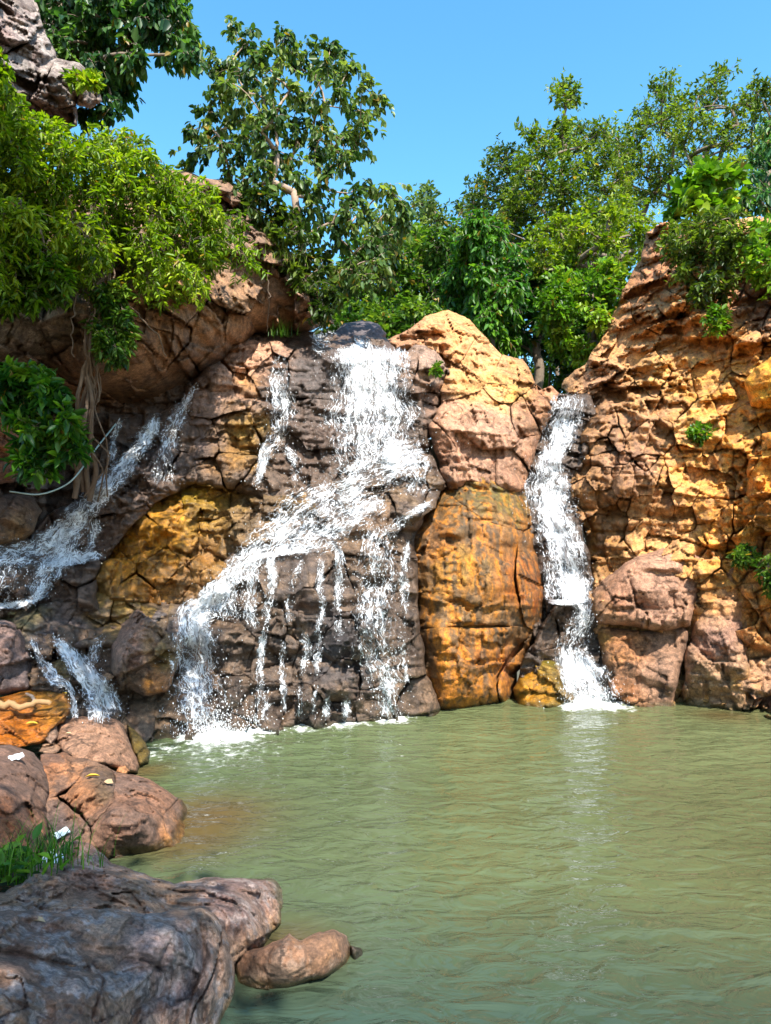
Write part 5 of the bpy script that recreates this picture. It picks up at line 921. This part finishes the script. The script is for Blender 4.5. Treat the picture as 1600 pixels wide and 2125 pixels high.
# --- unseen trees outside the frame, added to shade near rocks and left cascade
def shade_tree(b, fork, cen, n, leaf, seed, label):
    r = np.random.default_rng(seed); b = np.array(b); ro = empty('tree', b); tag(ro, label, 'tree'); cen = np.array(cen)
    segs = [(np.linspace(b, fork, 6), np.linspace(.22, .14, 6))] + [(np.linspace(fork, q, 5) + np.array([0, 0, .3]) * np.sin(np.linspace(0, 3.14, 5))[:, None], np.linspace(.10, .02, 5)) for q in cen]
    V, F = tubes(segs, 6); mesh_obj('trunk', V, F, BARK, ro, smooth=True)
    P = np.repeat(cen, n, 0) + np.clip(r.normal(0, 1, (len(cen) * n, 3)), -1.7, 1.7) * [.55, .50, .40]; col = palette(r, len(P), DEEP, r.random(len(P)))
    V, F, cc = leaves(P, r.normal(0, 1, P.shape), leaf * r.uniform(.6, 1.2, len(P)), .5, col, r); mesh_obj('crown', V, F, LEAF, ro, col=np.clip(cc, .003, .5))
shade_tree([-3.6, -3.8, .3], [-1.2, -3.1, 6.0], [[-1.0, -3.1, 7.9], [-1.0, -2.2, 7.9], [-.3, -3.0, 8.1], [-.2, -2.1, 8.1], [.4, -3.3, 8.2], [-1.5, -1.5, 7.8]], 900, .17, 77, 'unseen tree behind the viewer, crown placed to shade the near rocks')
shade_tree([-7.0, 3.2, 1.0], [-5.0, 4.1, 8.0], [[-3.9, 4.7, 9.2], [-3.2, 5.1, 9.3], [-2.5, 5.3, 9.4], [-3.7, 5.7, 9.6], [-2.8, 4.5, 9.2], [-2.0, 2.9, 8.8], [-1.5, 3.3, 8.9], [-4.3, 5.2, 9.4]], 1000, .17, 78, 'unseen tree out of frame at left, added to shade the left cascade')
# ================================================================== SMALL THINGS
def poly_tube(name, pts, rads, mat, parent, sides=6, wob=0.0, seed=0):
    p = catmull([list(q) for q in pts], 8.0); r = np.random.default_rng(seed); n = len(p)
    V3 = unproject(p[:, 0], p[:, 1], p[:, 2]); k = np.linspace(0, 1, n)
    if wob: V3 = V3 + wob * np.stack([np.interp(k, np.linspace(0, 1, 14), r.normal(0, 1, 14)) for _ in range(3)], -1)
    rr = np.interp(k, np.linspace(0, 1, len(rads)), rads) * (1 + .12 * perlin(np.stack([k * 30, 0 * k, 0 * k + seed], -1)))
    V, F = tubes([(V3, rr)], sides); return mesh_obj(name, V, F, mat, parent, smooth=True)
# aerial roots hanging from the overhang
ro = empty('aerial_roots', at(178, 1025, 10.9)); tag(ro, 'bundle of twisted aerial roots hanging from the overhang to the left cascade', 'roots')
for k in range(9):
    x0 = 190 + 3.6 * k + rng.normal(0, 3); x1 = 188 + 2.8 * k + rng.normal(0, 5); x2 = 158 + 6.0 * k + rng.normal(0, 6)
    poly_tube('root', [(x0 + 6, 470 + 20 * rng.random(), 9.95), (x0 + 4, 560, 9.8), (x1, 680, 9.8), (x1 - 4 + rng.normal(0, 4), 790, 9.95), (x1 - 14 + rng.normal(0, 5), 880, 10.2), (x2 + 6, 960, 10.5), (x2, 1026, 10.75)], ([.02, .024, .018, .024, .03, .036, .045] if k < 5 else [.012] * 3), ROOT, ro, 6, .05, 500 + k)
for k, (pts, lab) in enumerate(((((160, 610, 9.6), (150, 660, 9.6), (152, 740, 9.65)), 'thin hanging vine on the pale end of the overhang'), (((262, 625, 9.9), (320, 690, 10.3), (345, 740, 10.6)), 'thin vine curving across the overhang right of the roots'), (((557, 560, 12.2), (560, 620, 12.4), (553, 690, 12.9)), 'pale straight vine hanging from the right end of the overhang'))):
    tag(poly_tube('vine', pts, [.014, .012, .008], ROOT, None, 5, .02, 520 + k), lab, 'vine')
PIPE = plain_material('grey_hose', (0.30, 0.40, 0.38), 0.45, 30, 0.12, 0.05)
tag(poly_tube('hose', [(20, 1020, 10.1), (80, 1026, 10.2), (130, 1010, 10.3), (160, 985, 10.4), (200, 930, 10.9), (240, 880, 11.8)], [.012, .012], PIPE, None, 8), 'pale grey hose looping in front of the cave behind the roots', 'hose')
# litter and leaves on the near bank
PAPER = plain_material('white_plastic', (0.78, 0.80, 0.82), 0.4, 12, 0.12, 0.4)
FOIL = plain_material('silver_packet', (0.60, 0.72, 0.78), 0.25, 9, 0.25, 0.3)
YLEAF = plain_material('yellow_leaf', (0.62, 0.42, 0.04), 0.5, 30, 0.25, 0.2)
DLEAF = plain_material('dry_leaf', (0.42, 0.27, 0.14), 0.7, 30, 0.3, 0.3)
def crumple(name, px, py, size, mat, label, cat, seed, flat=.35, lift=.02):
    r = np.random.default_rng(seed); Y = float(surf(px, py, DF)); cen = unproject(px, py, Y - lift * .3); n = 9
    u, v = np.meshgrid(np.linspace(-1, 1, n), np.linspace(-1, 1, n)); h = flat * fbm(np.stack([u * 1.6, v * 1.6, 0 * u + seed], -1), 3, seed)
    ang = r.uniform(0, 3.1); x = u * math.cos(ang) - v * math.sin(ang) * .7; y = u * math.sin(ang) + v * math.cos(ang) * .7
    P = np.stack([x, y * .9, h + .35 * y + .02], -1) * size
    V = np.concatenate([P, P - [0, 0, .10 * size]], 0).reshape(-1, 3) + cen; idx = np.arange(n * n).reshape(n, n)
    F = np.stack([idx[:-1, :-1], idx[:-1, 1:], idx[1:, 1:], idx[1:, :-1]], -1).reshape(-1, 4)
    return tag(mesh_obj(name, V, np.concatenate([F, F[:, ::-1] + n * n]), mat), label, cat)
crumple('plastic_scrap', 108, 1782, .075, PAPER, 'crumpled white wrapper caught in the grass on the left bank', 'litter', 601, .5, .08)
crumple('packet', 128, 1728, .055, FOIL, 'small silvery-blue packet lying in the wet hollow of the slab', 'litter', 602, .1, .03)
crumple('plastic_scrap', 33, 1570, .06, PAPER, 'small white scrap lying on the brown humped slab', 'litter', 603, .3, .03)
def fallen_leaf(px, py, L, mat, label, seed):
    r = np.random.default_rng(seed); cen = unproject(px, py, float(surf(px, py, DF)) - .004)
    D = norm(np.array([[r.normal(), r.normal() * .6, .15]])); V, F, _ = leaves(cen[None] - D * L / 2, D, np.array([L]), .45, np.ones((1, 3)), r, np.array([[0, -.4, 1.0]]))
    return tag(mesh_obj('fallen_leaf', V, F, mat), label, 'leaf')
for k, (px, py, L, m, lab) in enumerate(((66, 1500, .13, YLEAF, 'bright yellow leaf on the flat orange shelf'), (192, 1609, .13, YLEAF, 'yellow leaf on the long orange-brown slab'), (134, 1438, .09, YLEAF, 'small yellow leaf at the back edge of the orange shelf'), (76, 1909, .10, DLEAF, 'dry tan leaf on the large dark furrowed rock'), (142, 1521, .07, DLEAF, 'pale dry leaf on the tan shore boulder'), (225, 1622, .12, DLEAF, 'reddish dry leaf on the long slab beside the yellow leaf'))):
    fallen_leaf(px, py, L, m, lab, 610 + k)
WOOD = plain_material('driftwood', (0.26, 0.15, 0.06), 0.8, 16, 0.4, 0.5)
tag(poly_tube('driftwood', [(-30, 1462, 8.25), (30, 1464, 8.3), (70, 1460, 8.35), (104, 1462, 8.4)], [.045, .04, .034, .03], WOOD, None, 8, .015, 640), 'orange-brown driftwood branch lying on the flat orange shelf', 'driftwood')
tag(poly_tube('stick', [(55, 1438, 8.6), (66, 1444, 8.5), (69, 1458, 8.4)], [.014, .02, .016], BARK_PALE, None, 6, .01, 641), 'short pale stick standing on the driftwood branch', 'stick')
# grass and broad-leaved weeds on the left bank
def grass(label, px, py, n, L, seed, spreadx=.12, cols=DEEP, lift=0.0):
    r = np.random.default_rng(seed); cen = unproject(px, py, float(surf(px, py)) - lift); ro = empty('grass_tuft', cen); tag(ro, label, 'grass')
    P = cen + r.normal(0, 1, (n, 3)) * [spreadx, spreadx * .6, .004]; a = r.uniform(0, 6.3, n); ln = L * r.uniform(.5, 1.15, n); VV, FF = [], []; t = np.linspace(0, 1, 6)[:, None]
    w = .0045 * (L / .3) ** .5
    for i in range(n):
        o_ = np.array([math.cos(a[i]), math.sin(a[i]), 0]); le = r.uniform(.25, .75)
        c_ = P[i] + np.array([0, 0, 1]) * (ln[i] * (t - .45 * le * t * t)) + o_ * (ln[i] * le * t * t); sd = np.cross(o_, [0, 0, 1]) * w * (1 - .92 * t)
        V = np.stack([c_ - sd, c_ + sd], 1).reshape(-1, 3); idx = np.arange(12).reshape(6, 2) + 12 * i; VV.append(V); FF.append(np.stack([idx[:-1, 0], idx[:-1, 1], idx[1:, 1], idx[1:, 0]], -1))
    col = np.repeat(palette(r, n, cols, r.random(n)), 12, 0)
    tag(mesh_obj('blades', np.concatenate(VV), np.concatenate(FF), LEAF, ro, col=np.clip(col, .003, .6)), kind='stuff'); return ro
GR_ = [g(40, 78, 20), g(66, 120, 26), g(100, 156, 36), g(140, 180, 60)]
grass('tall grass tuft on the left bank beside the white wrapper', 95, 1795, 110, .34, 651, .12, GR_, .03)
grass('low grass at the left edge of the near bank', 30, 1815, 260, .20, 652, .16, GR_, .03)
grass('small grass tuft on the ledge above the main fall', 592, 698, 60, .42, 653, .12, GR_, .25)
grass('sparse grass at the brow of the overhang, right of the bush', 575, 545, 60, .35, 654, .3, OLIVE, .1)
r = np.random.default_rng(660)
for nm, px, py, nlv, L, lab in (('weed', 20, 1800, 34, .11, 'broad-leaved green weed at the left edge of the near bank'), ('weed', 60, 1815, 24, .10, 'broad-leaved green weed between the two grass tufts on the bank'), ('weed', 150, 1792, 6, .085, 'few-leaved weed creeping over the near rock beside the wrapper'), ('weed', 10, 1840, 26, .09, 'leafy weed low in the left corner of the near bank')):
    cen = unproject(px, py, float(surf(px, py)) - .03); ro = empty('weed', cen); tag(ro, lab, 'weed')
    for k in range(nlv):
        P = cen + np.array([r.normal(0, .07), r.normal(0, .05), abs(r.normal(.05, .05))]); D = norm(np.array([[r.normal(), r.normal() - .4, .55]]))
        V, F, cc = leaves(P[None], D, np.array([L * r.uniform(.7, 1.2)]), .42, palette(r, 1, GR_, r.random(1)), r); mesh_obj('leaf', V, F, LEAF, ro, col=np.clip(cc, .003, .6))
